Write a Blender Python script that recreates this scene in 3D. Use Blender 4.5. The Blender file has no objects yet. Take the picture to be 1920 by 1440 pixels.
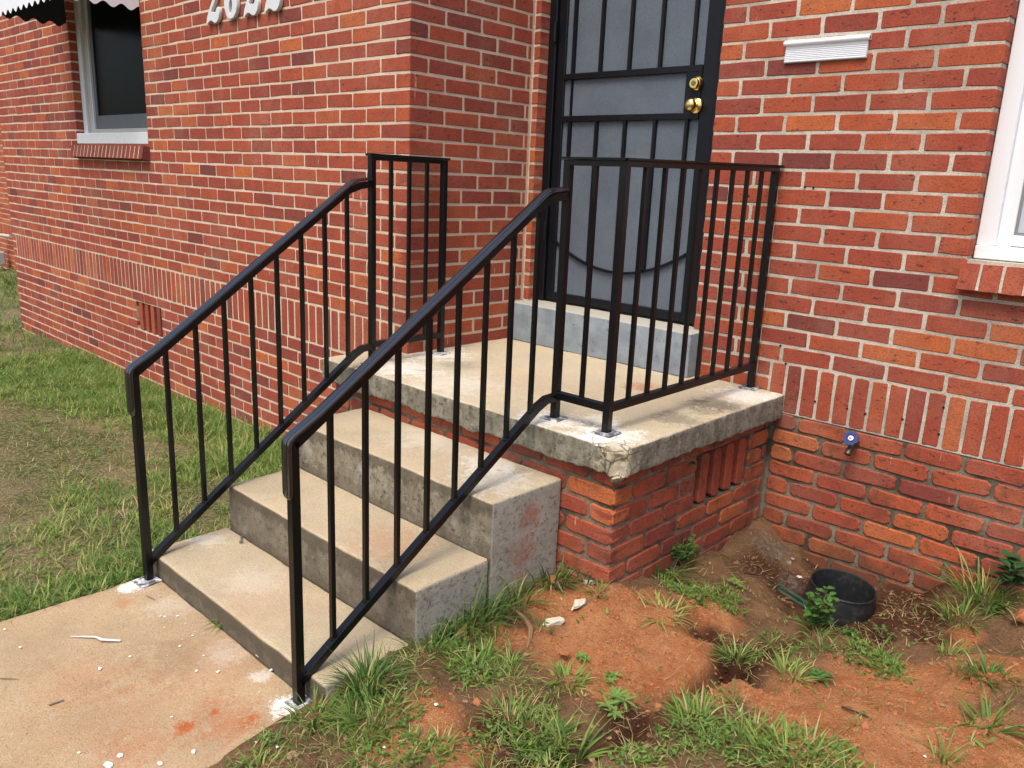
import bpy, bmesh, math, random
import numpy as np
from mathutils import Vector, Matrix

# ------------------------------------------------------------------ camera, world, sun, exposure
sc = bpy.context.scene
H = 0.0677                      # one brick course
L = 3 * H                       # one brick module
FPX = 1523.9
CAM = np.array([1.8016, -3.0598, 0.8716])
YAW, PITCH, ROLL = 0.7515, 0.2476, -0.0425
cy_, sy_ = math.cos(YAW), math.sin(YAW); cp_, sp_ = math.cos(PITCH), math.sin(PITCH)
FWD = np.array([-sy_ * cp_, cy_ * cp_, -sp_]); RGT = np.array([cy_, sy_, 0.0]); DWN = np.cross(FWD, RGT)
cr_, sr_ = math.cos(ROLL), math.sin(ROLL)
R2 = cr_ * RGT + sr_ * DWN; D2 = -sr_ * RGT + cr_ * DWN

cam_data = bpy.data.cameras.new("camera"); cam = bpy.data.objects.new("camera", cam_data)
sc.collection.objects.link(cam); sc.camera = cam
cam_data.sensor_width = 36; cam_data.lens = FPX / 1920 * 36
cam_data.clip_start = 0.05; cam_data.clip_end = 300
cam.matrix_world = Matrix(((R2[0], -D2[0], -FWD[0], CAM[0]), (R2[1], -D2[1], -FWD[1], CAM[1]),
                           (R2[2], -D2[2], -FWD[2], CAM[2]), (0, 0, 0, 1)))
SUN_EL, SUN_AZ = math.radians(60), math.radians(-76)     # azimuth of the sun seen from the scene, from +x towards +y
world = bpy.data.worlds.new("World"); sc.world = world; world.use_nodes = True
wn = world.node_tree.nodes; wl = world.node_tree.links
sky = wn.new("ShaderNodeTexSky"); sky.sky_type = 'NISHITA'; sky.sun_disc = False
sky.sun_elevation = SUN_EL; sky.sun_rotation = math.radians(90) - SUN_AZ
sky.air_density = 1.0; sky.dust_density = 4.0; sky.ozone_density = 1.0
bg = wn["Background"]; bg.inputs["Strength"].default_value = 0.13
wl.new(sky.outputs[0], bg.inputs[0])
sd = bpy.data.lights.new("sun", 'SUN'); sd.energy = 1.5; sd.angle = math.radians(26); sd.color = (1, 0.92, 0.78)
sun = bpy.data.objects.new("sun", sd); sc.collection.objects.link(sun)
sdir = Vector((math.cos(SUN_AZ) * math.cos(SUN_EL), math.sin(SUN_AZ) * math.cos(SUN_EL), math.sin(SUN_EL)))
sun.rotation_euler = sdir.to_track_quat('Z', 'Y').to_euler()
sc.view_settings.view_transform = 'Standard'; sc.view_settings.look = 'None'
sc.view_settings.exposure = 0.82; sc.view_settings.gamma = 1; sc.view_settings.use_curve_mapping = False

# ------------------------------------------------------------------ helpers
COL = sc.collection
rnd = random.Random(7)
V = Vector

def ray(px, py):
    return R2 * ((px - 960) / FPX) + D2 * ((py - 720) / FPX) + FWD
def at(px, py, z=None, x=None, y=None):
    """photo pixel -> the world point on a plane z= / x= / y="""
    d = ray(px, py)
    if z is not None: t = (z - CAM[2]) / d[2]
    elif x is not None: t = (x - CAM[0]) / d[0]
    else: t = (y - CAM[1]) / d[1]
    return CAM + t * d

def _h(ix, iy, iz, seed):
    n = (ix * 374761393 + iy * 668265263 + iz * 2147483647 + seed * 974634777) & 0xFFFFFFFF
    n = ((n ^ (n >> 13)) * 1274126177) & 0xFFFFFFFF
    n = ((n ^ (n >> 15)) * 2246822519) & 0xFFFFFFFF
    return ((n ^ (n >> 16)) & 0xFFFFFF) / float(0xFFFFFF)
def vnoise(x, y, z=0.0, seed=0):
    x = np.asarray(x, float); y = np.asarray(y, float); z = np.asarray(z, float) + 0 * x
    ix = np.floor(x).astype(np.int64); iy = np.floor(y).astype(np.int64); iz = np.floor(z).astype(np.int64)
    fx, fy, fz = x - ix, y - iy, z - iz
    fx = fx * fx * (3 - 2 * fx); fy = fy * fy * (3 - 2 * fy); fz = fz * fz * (3 - 2 * fz)
    r = 0
    for a in (0, 1):
        for b in (0, 1):
            for c in (0, 1):
                w = (fx if a else 1 - fx) * (fy if b else 1 - fy) * (fz if c else 1 - fz)
                r = r + w * _h(ix + a, iy + b, iz + c, seed)
    return r * 2 - 1
def fbm(x, y, z=0.0, seed=0, o=4):
    r = 0; a = 0.5; s = 1.0
    for k in range(o):
        r = r + a * vnoise(np.asarray(x) * s, np.asarray(y) * s, np.asarray(z) * s, seed + k * 17); a *= 0.5; s *= 2.03
    return r

def link(name, me, parent=None, mat=None):
    o = bpy.data.objects.new(name, me); COL.objects.link(o)
    if mat is not None and me is not None and not me.materials: me.materials.append(mat)
    if parent is not None: o.parent = parent
    return o
def thing(name, label, cat, loc=(0, 0, 0), rotz=0, group=None):
    o = bpy.data.objects.new(name, None); COL.objects.link(o); o.empty_display_size = 0.05
    o.location = loc; o.rotation_euler = (0, 0, rotz); o['label'] = label; o['category'] = cat
    if group: o['group'] = group
    return o
def tag(o, label, cat, group=None):
    o['label'] = label; o['category'] = cat
    if group: o['group'] = group
    return o

class MB:
    """mesh builder: collects verts / faces"""
    def __init__(s): s.v = []; s.f = []
    def add(s, vs, fs):
        n = len(s.v); s.v += [tuple(v) for v in vs]; s.f += [tuple(i + n for i in f) for f in fs]; return s
    def box(s, a, b):
        x0, y0, z0 = a; x1, y1, z1 = b
        return s.add([(x0, y0, z0), (x1, y0, z0), (x1, y1, z0), (x0, y1, z0), (x0, y0, z1), (x1, y0, z1), (x1, y1, z1), (x0, y1, z1)],
                     [(0, 3, 2, 1), (4, 5, 6, 7), (0, 1, 5, 4), (1, 2, 6, 5), (2, 3, 7, 6), (3, 0, 4, 7)])
    def bar(s, p, q, w, d=None, side=None):
        """square bar from p to q; w across 'side', d across the other"""
        p, q = V(p), V(q); t = (q - p).normalized(); d = d or w
        side = V(side) if side is not None else (V((1, 0, 0)) if abs(t.x) < 0.9 else V((0, 1, 0)))
        u = (side - t * side.dot(t)).normalized(); n = u.cross(t)
        c = [(-1, -1), (1, -1), (1, 1), (-1, 1)]
        vs = [e + u * (a * w / 2) + n * (b * d / 2) for e in (p, q) for a, b in c]
        return s.add(vs, [(3, 2, 1, 0), (4, 5, 6, 7)] + [(i, (i + 1) % 4, 4 + (i + 1) % 4, 4 + i) for i in range(4)])
    def sweep(s, prof, path, sides, closed=True, scales=None):
        """prof: (u,v) pairs; path: points; sides: side vector per point"""
        n = len(prof); P = [V(p) for p in path]; base = len(s.v); m = len(P)
        for i, p in enumerate(P):
            t0 = (P[i] - P[i - 1]).normalized() if i else (P[1] - P[0]).normalized()
            t1 = (P[i + 1] - P[i]).normalized() if i < m - 1 else t0
            t = (t0 + t1).normalized(); sd_ = V(sides[i] if isinstance(sides, list) else sides)
            u = (sd_ - t * sd_.dot(t)).normalized(); nn = u.cross(t)
            k = 1 / max(0.5, t.dot(t0)); sc_ = scales[i] if scales else (1, 1)
            for a, b in prof: s.v.append(tuple(p + u * a * sc_[0] + nn * (b * k * sc_[1])))
        for i in range(m - 1):
            for j in range(n if closed else n - 1):
                a = base + i * n + j; b = base + i * n + (j + 1) % n
                s.f.append((a, b, b + n, a + n))
        if closed:
            s.f.append(tuple(base + j for j in reversed(range(n)))); s.f.append(tuple(base + (m - 1) * n + j for j in range(n)))
        return s
    def tube(s, path, r, k=10, radii=None):
        P = [V(p) for p in path]
        prof = [(math.cos(2 * math.pi * i / k), math.sin(2 * math.pi * i / k)) for i in range(k)]
        t = (P[-1] - P[0]).normalized(); sd_ = V((0, 0, 1)) if abs(t.z) < 0.8 else V((1, 0, 0))
        rs = radii or [r] * len(P)
        return s.sweep(prof, P, [sd_] * len(P), True, [(q, q) for q in rs])
    def lathe(s, prof, c, axis='z', k=24):
        """prof: (r, h) list, revolved about axis through c"""
        base = len(s.v); n = len(prof)
        for i in range(k):
            a = 2 * math.pi * i / k; ca, sa = math.cos(a), math.sin(a)
            for r, h in prof:
                if axis == 'z': s.v.append((c[0] + r * ca, c[1] + r * sa, c[2] + h))
                else: s.v.append((c[0] + r * ca, c[1] - h, c[2] + r * sa))      # axis -y
        for i in range(k):
            for j in range(n - 1):
                a = base + i * n + j; b = base + ((i + 1) % k) * n + j
                s.f.append((a, b, b + 1, a + 1))
        return s
    def mesh(s, name, smooth=False, bevel=0.0, merge=False):
        me = bpy.data.meshes.new(name); me.from_pydata(s.v, [], s.f); me.update()
        bm = bmesh.new(); bm.from_mesh(me)
        if merge: bmesh.ops.remove_doubles(bm, verts=bm.verts, dist=1e-5)
        bmesh.ops.recalc_face_normals(bm, faces=bm.faces)
        if bevel > 0:
            bmesh.ops.bevel(bm, geom=[e for e in bm.edges if e.is_manifold and e.calc_face_angle(0) > 0.6], offset=bevel, segments=1, affect='EDGES', clamp_overlap=True)
        bm.to_mesh(me); bm.free()
        if smooth:
            for p in me.polygons: p.use_smooth = True
            try: me.set_sharp_from_angle(angle=math.radians(38))
            except Exception: pass
        return me
    def obj(s, name, mat, parent=None, smooth=False, bevel=0.0, merge=False):
        return link(name, s.mesh(name, smooth, bevel, merge), parent, mat)

def fast_mesh(name, verts, faces_flat, loop_tot, smooth=True):
    me = bpy.data.meshes.new(name); nv = len(verts); nf = len(loop_tot)
    me.vertices.add(nv); me.vertices.foreach_set("co", np.asarray(verts, np.float32).ravel())
    me.loops.add(len(faces_flat)); me.loops.foreach_set("vertex_index", np.asarray(faces_flat, np.int32))
    me.polygons.add(nf); lt = np.asarray(loop_tot, np.int32)
    me.polygons.foreach_set("loop_start", np.r_[0, np.cumsum(lt)[:-1]].astype(np.int32))
    me.polygons.foreach_set("use_smooth", np.full(nf, smooth))
    me.update(calc_edges=True); me.validate()
    return me
def fattr(me, name, vals, dom='POINT'):
    a = me.attributes.new(name, 'FLOAT', dom); a.data.foreach_set("value", np.asarray(vals, np.float32))

# ------------------------------------------------------------------ material helper
class NT:
    def __init__(s, name, rough=0.8, spec=0.3, metal=0.0):
        s.m = bpy.data.materials.new(name); s.m.use_nodes = True; s.t = s.m.node_tree; s.n = s.t.nodes
        s.b = s.n["Principled BSDF"]; s.b.inputs["Roughness"].default_value = rough
        s.b.inputs["Specular IOR Level"].default_value = spec; s.b.inputs["Metallic"].default_value = metal
        s.pos = s.n.new("ShaderNodeNewGeometry").outputs["Position"]
    def _in(s, sock, v):
        if v is None: return
        if isinstance(v, (int, float)): sock.default_value = v
        elif isinstance(v, tuple):
            sock.default_value = v + (1,) if len(v) == 3 and sock.type == 'RGBA' else v
        else: s.t.links.new(v, sock)
    def math(s, op, a, b=None, c=None, clamp=False):
        n = s.n.new("ShaderNodeMath"); n.operation = op; n.use_clamp = clamp
        s._in(n.inputs[0], a); s._in(n.inputs[1], b); s._in(n.inputs[2], c); return n.outputs[0]
    def vmath(s, op, a, b=None, out=0):
        n = s.n.new("ShaderNodeVectorMath"); n.operation = op
        s._in(n.inputs[0], a); s._in(n.inputs[1], b); return n.outputs[out]
    def noise(s, scale, detail=4, rough=0.55, vec=None, stretch=None, off=0.0):
        v = vec or s.pos
        if stretch or off:
            mp = s.n.new("ShaderNodeMapping"); s._in(mp.inputs["Vector"], v)
            mp.inputs["Scale"].default_value = stretch or (1, 1, 1); mp.inputs["Location"].default_value = (off, off * 1.3, off * 0.7); v = mp.outputs[0]
        n = s.n.new("ShaderNodeTexNoise"); s._in(n.inputs["Vector"], v)
        n.inputs["Scale"].default_value = scale; n.inputs["Detail"].default_value = detail; n.inputs["Roughness"].default_value = rough
        return n.outputs[0]
    def voro(s, scale, feature='F1', vec=None, out=0):
        n = s.n.new("ShaderNodeTexVoronoi"); n.feature = feature; s._in(n.inputs["Vector"], vec or s.pos); n.inputs["Scale"].default_value = scale
        return n.outputs[out]
    def ramp(s, f, stops, interp='LINEAR'):
        n = s.n.new("ShaderNodeValToRGB"); n.color_ramp.interpolation = interp; s._in(n.inputs[0], f)
        e = n.color_ramp.elements
        while len(e) < len(stops): e.new(0.5)
        for q, (p, c) in zip(e, stops):
            q.position = p; q.color = (c, c, c, 1) if isinstance(c, (int, float)) else tuple(c) + (1,)
        return n.outputs[0]
    def mix(s, f, a, b, mode='MIX'):
        n = s.n.new("ShaderNodeMix"); n.data_type = 'RGBA'; n.blend_type = mode; n.clamp_factor = True
        s._in(n.inputs[0], f); s._in(n.inputs[6], a); s._in(n.inputs[7], b); return n.outputs[2]
    def attr(s, name, typ='GEOMETRY'):
        n = s.n.new("ShaderNodeAttribute"); n.attribute_type = typ; n.attribute_name = name; return n.outputs["Fac"]
    def blob(s, c, r, nz=None, amp=0.0):
        """ragged 1..0 mask round a world point"""
        v = s.vmath('SUBTRACT', s.pos, tuple(float(q) for q in c)); v = s.vmath('MULTIPLY', v, (1 / r, 1 / r, 1 / r))
        d = s.vmath('LENGTH', v, None, 1)
        if not hasattr(s, '_fine'): s._fine = s.noise(95, 5, .8, off=77); s._mid = s.noise(24, 5, .7, off=78)
        d = s.math('ADD', d, s.math('MULTIPLY', s.math('SUBTRACT', s._mid, .5), 1.9)); d = s.math('ADD', d, s.math('MULTIPLY', s.math('SUBTRACT', s._fine, .5), 2.0))
        return s.math('MULTIPLY', s.math('SUBTRACT', .75, d, clamp=True), 2.2, clamp=True)
    def bump(s, h, strength=0.3, dist=0.002):
        n = s.n.new("ShaderNodeBump"); n.inputs["Strength"].default_value = strength; n.inputs["Distance"].default_value = dist
        s._in(n.inputs["Height"], h); s.t.links.new(n.outputs[0], s.b.inputs["Normal"]); return s
    def color(s, c): s._in(s.b.inputs["Base Color"], c); return s
    def roughn(s, r): s._in(s.b.inputs["Roughness"], r); return s
    def normz(s):
        g = s.n.new("ShaderNodeNewGeometry"); x = s.n.new("ShaderNodeSeparateXYZ"); s._in(x.inputs[0], g.outputs["Normal"]); return x.outputs[2]
    def z(s):
        x = s.n.new("ShaderNodeSeparateXYZ"); s._in(x.inputs[0], s.pos); return x.outputs[2]

# bricks
def brick_mat(name, weather):
    t = NT(name, 0.88, 0.25)
    tone = t.math('ADD', t.attr('tone', 'OBJECT'), t.attr('mtone'))
    c = t.ramp(tone, [(0, (.17, .045, .038)), (.2, (.255, .053, .037)), (.5, (.350, .070, .037)), (.78, (.42, .094, .037)), (1, (.50, .140, .044))])
    n1 = t.noise(14, 5, 0.6); n2 = t.noise(160, 3, 0.6); n3 = t.noise(45, 4, 0.65, off=3)
    c = t.mix(t.ramp(n1, [(.38, 0), (.68, .6)]), c, t.mix(0.6, c, (.17, .045, .032)))
    c = t.mix(t.ramp(t.noise(3.2, 5, .7, off=23), [(.48, 0), (.70, .35)]), c, (.40, .20, .13))
    c = t.mix(t.ramp(t.noise(90, 5, .75, off=27), [(.56, 0), (.70, .5)]), c, (.12, .04, .03))
    c = t.mix(t.ramp(n2, [(.34, .45), (.55, 0)]), c, (.09, .03, .024))
    c = t.mix(t.ramp(n3, [(.60, 0), (.78, .45)]), c, (.50, .16, .085))
    pits = t.ramp(t.voro(70), [(.06, 1), (.13, 0)]); pm = t.math('MULTIPLY', pits, t.ramp(t.noise(9, 2, .5, off=9), [(.5, 0), (.58, 1)]))
    c = t.mix(t.math('MULTIPLY', pm, .8), c, (.05, .02, .02))
    st = t.ramp(t.noise(60, 3, .6, stretch=(1, 1, .12), off=5), [(.68, 0), (.73, 1)])
    st = t.math('MULTIPLY', st, t.ramp(t.noise(5, 2, .5, off=12), [(.55, 0), (.62, .7)]))
    c = t.mix(st, c, (.62, .42, .34))
    low = t.ramp(t.noise(38, 4, .7, stretch=(1, 1, 2.2), off=29), [(.60, 0), (.66, .8)]); c = t.mix(low, c, (.055, .025, .02))
    if weather:
        c = t.mix(t.ramp(t.noise(6, 5, .7, off=7), [(.50, 0), (.72, .75)]), c, (.06, .035, .025))
        c = t.mix(t.ramp(t.noise(22, 4, .7, off=17), [(.56, 0), (.75, .5)]), c, (.05, .05, .025))
    if weather:
        sp = t.math('ADD', t.z(), t.math('MULTIPLY', t.math('SUBTRACT', t.noise(16, 6, .75, off=33), .5), .42))
        c = t.mix(t.ramp(t.math('ADD', sp, 1.0), [(.44, .75), (.60, 0)]), c, (.10, .045, .026))
    t.color(c).bump(t.math('ADD', t.math('ADD', n2, t.math('MULTIPLY', n1, .8)), t.math('MULTIPLY', pits, -1.2)), 0.55, 0.0022)
    return t.m
M_BRICK = brick_mat("brick_clay", False); M_BRICKW = brick_mat("brick_weathered", True)
def mortar_mat(name, c0, c1, c2, grime):
    t = NT(name, 0.95, 0.15)
    n = t.noise(30, 5, .6); n2 = t.noise(220, 3, .7)
    c = t.mix(n, c0, c1); c = t.mix(t.ramp(n2, [(.35, .5), (.55, 0)]), c, c2)
    c = t.mix(t.ramp(t.noise(4, 4, .7, off=4), [(.42, 0), (.62, grime)]), c, (.045, .042, .03))
    t.color(c).bump(t.math('ADD', n2, n), .8, .003); return t.m
M_MORTAR = mortar_mat("mortar_pale", (.60, .49, .375), (.68, .57, .445), (.34, .25, .17), 0.15)
M_MORTARG = mortar_mat("mortar_grey", (.52, .475, .395), (.62, .57, .48), (.22, .19, .14), 0.35)
M_MORTARW = mortar_mat("mortar_mossy", (.17, .145, .105), (.32, .27, .20), (.05, .048, .03), 0.9)

CREAM = []
def concrete_top(name, base, alt, sidec, sidea, powder=(), clay=(), dark=(), stain=1.0, bands=()):
    t = NT(name, 0.92, 0.2)
    n1 = t.noise(5, 6, .6); n2 = t.noise(240, 3, .7); n3 = t.noise(28, 5, .65, off=2); n4 = t.noise(11, 5, .65, off=21)
    top = t.mix(t.ramp(n1, [(.35, 0), (.68, 1)]), base, alt)
    top = t.mix(t.ramp(n3, [(.52, 0), (.72, .35)]), top, (.50, .44, .33))
    top = t.mix(t.ramp(n4, [(.56, 0), (.75, .30)]), top, (.46, .26, .12))
    top = t.mix(t.ramp(n2, [(.34, .65), (.48, 0)]), top, tuple(q * .45 for q in base)); top = t.mix(t.ramp(t.noise(90, 4, .7, off=14), [(.58, 0), (.72, .4)]), top, tuple(q * .6 for q in base))
    agg = t.ramp(t.voro(150, out=0), [(.10, 1), (.2, 0)])
    top = t.mix(t.math('MULTIPLY', agg, .25), top, (.75, .70, .6))
    for c, r, a in dark: top = t.mix(t.math('MULTIPLY', t.blob(c, r), a), top, (.10, .09, .075))
    for c, r, a in clay: top = t.mix(t.math('MULTIPLY', t.blob(c, r), a), top, (.40, .12, .04))
    for c, r, a in powder: top = t.mix(t.math('MULTIPLY', t.blob(c, r), a), top, (.86, .85, .82))
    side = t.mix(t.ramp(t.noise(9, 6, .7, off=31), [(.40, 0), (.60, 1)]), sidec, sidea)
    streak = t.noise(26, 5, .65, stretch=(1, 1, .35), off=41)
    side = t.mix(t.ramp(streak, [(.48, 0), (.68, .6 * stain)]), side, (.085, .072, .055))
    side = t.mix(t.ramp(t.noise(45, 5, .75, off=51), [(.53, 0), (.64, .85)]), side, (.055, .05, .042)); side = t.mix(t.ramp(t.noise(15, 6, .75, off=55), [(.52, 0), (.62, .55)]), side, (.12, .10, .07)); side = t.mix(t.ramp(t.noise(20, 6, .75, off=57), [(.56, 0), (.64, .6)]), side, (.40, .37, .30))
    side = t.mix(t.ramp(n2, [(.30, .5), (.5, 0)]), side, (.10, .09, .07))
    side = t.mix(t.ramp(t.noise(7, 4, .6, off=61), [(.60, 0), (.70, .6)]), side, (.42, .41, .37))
    gx_ = t.n.new("ShaderNodeNewGeometry"); sx_ = t.n.new("ShaderNodeSeparateXYZ"); t._in(sx_.inputs[0], gx_.outputs["Normal"])
    fr = t.ramp(t.math('ABSOLUTE', sx_.outputs[1]), [(.4, .12), (.8, 1)])
    if bands: side = t.mix(t.math('SUBTRACT', 1.0, fr), side, t.mix(t.noise(16, 5, .65, off=88), (.24, .22, .18), (.52, .49, .43)))
    if bands: side = t.mix(t.math('MULTIPLY', t.math('SUBTRACT', 1.0, fr), t.ramp(t.noise(60, 5, .8, off=89), [(.52, 0), (.62, .8)])), side, (.10, .085, .07))
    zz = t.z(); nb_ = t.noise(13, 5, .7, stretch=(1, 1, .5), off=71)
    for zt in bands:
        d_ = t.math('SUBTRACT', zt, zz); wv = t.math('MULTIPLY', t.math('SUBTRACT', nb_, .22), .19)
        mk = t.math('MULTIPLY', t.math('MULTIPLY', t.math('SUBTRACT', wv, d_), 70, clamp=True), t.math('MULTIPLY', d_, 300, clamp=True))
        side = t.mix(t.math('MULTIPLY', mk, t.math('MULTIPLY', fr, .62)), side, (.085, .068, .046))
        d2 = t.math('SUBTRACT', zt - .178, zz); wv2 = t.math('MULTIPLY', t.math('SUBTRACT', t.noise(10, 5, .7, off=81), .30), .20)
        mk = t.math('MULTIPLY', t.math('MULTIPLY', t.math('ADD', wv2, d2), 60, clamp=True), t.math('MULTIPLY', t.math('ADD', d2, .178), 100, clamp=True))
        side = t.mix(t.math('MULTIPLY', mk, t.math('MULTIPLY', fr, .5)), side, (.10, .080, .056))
    for c, r, a in clay:
        if c[0] > .18: side = t.mix(t.math('MULTIPLY', t.blob(c, r), a), side, (.36, .11, .055))
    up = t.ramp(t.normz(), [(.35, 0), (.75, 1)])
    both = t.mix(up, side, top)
    if name == 'porch_concrete':
        cb = t.blob((.412, -1.078, .035), .115); both = t.mix(t.math('MULTIPLY', cb, .8), both, t.mix(t.noise(40, 4, .7, off=95), (.34, .28, .18), (.58, .51, .37)))
        ck = t.ramp(t.voro(17, 'DISTANCE_TO_EDGE'), [(.0, 1), (.06, 0)]); both = t.mix(t.math('MULTIPLY', t.math('MULTIPLY', ck, t.blob((.40, -1.08, .03), .16)), .9), both, (.035, .03, .025))
    t.color(both).bump(t.math('ADD', t.math('MULTIPLY', n2, .8), t.math('ADD', t.math('MULTIPLY', t.noise(70, 5, .75, off=91), 1.2), t.math('MULTIPLY', agg, .5))), .75, .004)
    return t

def simple(name, c, rough=.6, spec=.4, metal=0., var=.15, bscale=120, bump=.1, dirt=None):
    t = NT(name, rough, spec, metal); n = t.noise(bscale, 3, .6); n2 = t.noise(12, 4, .6, off=3)
    k = t.mix(t.math('MULTIPLY', n2, var * 2), c, tuple(q * .6 for q in c))
    if dirt: k = t.mix(t.ramp(t.noise(40, 5, .7, off=6), [(.46, 0), (.58, dirt[1])]), k, dirt[0])
    t.color(k).roughn(t.math('ADD', rough - .06, t.math('MULTIPLY', n2, .12)))
    t.bump(n, bump, .001); return t.m
M_BLACK = simple("black_paint", (.0035, .004, .005), .30, .35, 0, .1, 90, .12); M_CAPB = simple("black_cap", (.005, .006, .009), .17, .8, 0, .1, 90, .05); M_CAPB.node_tree.nodes["Principled BSDF"].inputs["IOR"].default_value = 1.75
M_BLACKD = simple("black_door_paint", (.0035, .005, .008), .42, .3, 0, .1, 90, .08)
M_PLATE = simple("powdered_plate", (.10, .11, .13), .6, .3, 0, .2, 200, .3, ((.66, .67, .68), .95))
M_WHITE = simple("white_paint", (.74, .77, .80), .45, .4, 0, .06)
M_WHITEW = simple("white_worn", (.62, .65, .67), .5, .4, 0, .1, 60, .1, ((.50, .50, .48), .3))
M_BRASS = simple("brass", (.80, .62, .24), .16, .5, 1.0, .08)
M_GREY = simple("grey_metal", (.30, .30, .30), .45, .4, .6, .2)
M_DARKIN = simple("dark_interior", (.012, .013, .014), .7, .2)

# ------------------------------------------------------------------ brick meshes
def brick_mesh(name, ln, ht, dp, seed, rough=1.0):
    r = random.Random(seed); b = 0.0024 * rough
    def per(off, jit):
        x, z = ln / 2 - off, ht / 2 - off; c = .0022 * rough ** 2 + r.uniform(0, .0028) * rough ** 2
        pts = [(-x + c, -z), (0 + r.uniform(-.02, .02) * (ln > .1), -z), (x - c, -z), (x, -z + c), (x, 0), (x, z - c), (x - c, z), (0 + r.uniform(-.02, .02) * (ln > .1), z), (-x + c, z), (-x, z - c), (-x, 0), (-x, -z + c)]
        return pts
    j = [(r.uniform(-1, 1) * .0016 * rough, r.uniform(-1, 1) * .0018 * rough) for _ in range(12)]
    o1 = per(b, 0); o2 = per(0, 0)
    tilt = r.uniform(-1, 1) * .0008; 
    mb = MB(); n = 12
    mb.v += [(x + j[i][0], r.uniform(0, .0006) + tilt * x * 10, z + j[i][1]) for i, (x, z) in enumerate(o1)]
    mb.v += [(x + j[i][0], b, z + j[i][1]) for i, (x, z) in enumerate(o2)]
    mb.v += [(x, dp, z) for i, (x, z) in enumerate(o2)]
    mb.f.append(tuple(range(n)))
    for a in (0, n):
        for i in range(n): mb.f.append((a + i, a + n + i, a + n + (i + 1) % n, a + (i + 1) % n))
    me = bpy.data.meshes.new(name); me.from_pydata(mb.v, [], mb.f); me.update()
    bm = bmesh.new(); bm.from_mesh(me); bmesh.ops.recalc_face_normals(bm, faces=bm.faces); bm.to_mesh(me); bm.free()
    return me
JT = .0108
HJ = {'n': .0112}          # width of the head joints, set wall by wall
_bm_cache = {}
def get_brick(ln, vertical=False, weather=False, proud=False):
    key = (round(ln, 3), vertical, weather)
    if key not in _bm_cache:
        nvar = 9 if ln > .15 else 4
        if round(ln, 3) not in (round(L - JT, 3), round(L / 2 - JT, 3), round(L - .008, 3), round(L - .0135, 3), round(L - .012, 3)): nvar = 1
        if vertical: nvar = 6
        mat = M_BRICKW if weather else M_BRICK
        lst = []
        for k in range(nvar):
            ln_, ht_ = (H - .0135, ln) if vertical else (ln, H - JT)
            me = brick_mesh("brick", ln_, ht_, .088, hash((key[0], vertical, weather, k)) & 0xffff, 1.7 if weather else 1.0)
            me.materials.append(mat); lst.append(me)
        _bm_cache[key] = lst
    return _bm_cache[key][rnd.randrange(len(_bm_cache[key]))]

ALLB = []       # (mesh, matrix, tone, centre, parent, size)
def put_brick(me, pos, rotz, tone, parent):
    jit = rnd.uniform(-.0008, .0008)
    p = V(pos); n = V((math.sin(rotz), -math.cos(rotz), 0)); p = p + n * jit
    m = Matrix.Translation(p) @ Matrix.Rotation(rotz, 4, 'Z') @ Matrix.Rotation(rnd.uniform(-.004, .004), 4, 'Y')
    ALLB.append((me, m, tone, p, parent))
def tone_pick(hi=0.0):
    u = rnd.random()
    if u < .06: t = rnd.uniform(0, .15)
    elif u < .30: t = rnd.uniform(.2, .42)
    elif u < .80: t = rnd.uniform(.40, .66)
    elif u < .94: t = rnd.uniform(.66, .84)
    else: t = rnd.uniform(.86, 1)
    return min(1, max(.001, t + hi))
def course(axis, c0, c1, k, plane, rotz, joints_at, parent, weather=False, hi=0.0):
    """one running course between coordinates c0<c1 along an axis; joints at joints_at + n*L"""
    z = (k + .5) * H
    n0 = math.floor((c0 - joints_at) / L) - 1; a = c0
    edges = [c0] + [joints_at + n * L for n in range(n0, n0 + 200) if c0 + .02 < joints_at + n * L < c1 - .02] + [c1]
    for e0, e1 in zip(edges[:-1], edges[1:]):
        g0 = HJ['n'] / 2 if e0 != c0 else 0; g1 = HJ['n'] / 2 if e1 != c1 else 0
        ln = (e1 - g1) - (e0 + g0); mid = ((e1 - g1) + (e0 + g0)) / 2
        me = get_brick(round(ln - rnd.uniform(-.0, .0), 3), False, weather)
        pos = (mid, plane, z) if axis == 'x' else (plane, mid, z)
        put_brick(me, pos, rotz, tone_pick(hi), parent)

# ------------------------------------------------------------------ the house
XR = 0.0; XL = -0.9705; XI = -1.0108; YF = -0.7547      # right door jamb, left door jamb, inner corner, face of the left wall
XE = -6.655                                              # far left end of the house
RJ = 5 * L                                               # left jamb of the right-hand window
WX0, WX1 = -4.84, -3.62                                  # left window opening
house = thing('brick_house', 'red brick house with a black barred front door and white framed windows', 'house', (0, 0, -.6))
house.location = (0, 0, 0)
ZT = 2.45; ZB = -0.95
MO = .0026
def wall_part(name, boxes):
    root = None
    for i, (a, b, m) in enumerate(boxes):
        o = MB().box(a, b).obj(name if root is None else 'mortar', m, house if root is None else root)
        if root is None: root = o
    return root
W_R = wall_part('wall', [((.003, MO, 0), (RJ - .003, .30, ZT), M_MORTARG), ((.385, MO + .004, ZB), (3.6, .30, -.001), M_MORTARW),
                         ((RJ - .0029, MO + .0004, -.0005), (3.6, .30, 9.9 * H), M_MORTARG)])
W_N = wall_part('wall', [((XI - .3, YF + .301, ZB), (XI - MO, .30, ZT), M_MORTAR), ((XI - MO + .001, MO, ZB), (XL - .003, .30, ZT), M_MORTAR), ((XL, .16, ZB), (0, .30, .26), M_MORTAR), ((XL, .18, .26), (0, .28, ZT), M_DARKIN)])
VX0, VX1 = -4.0, -3.59
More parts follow.
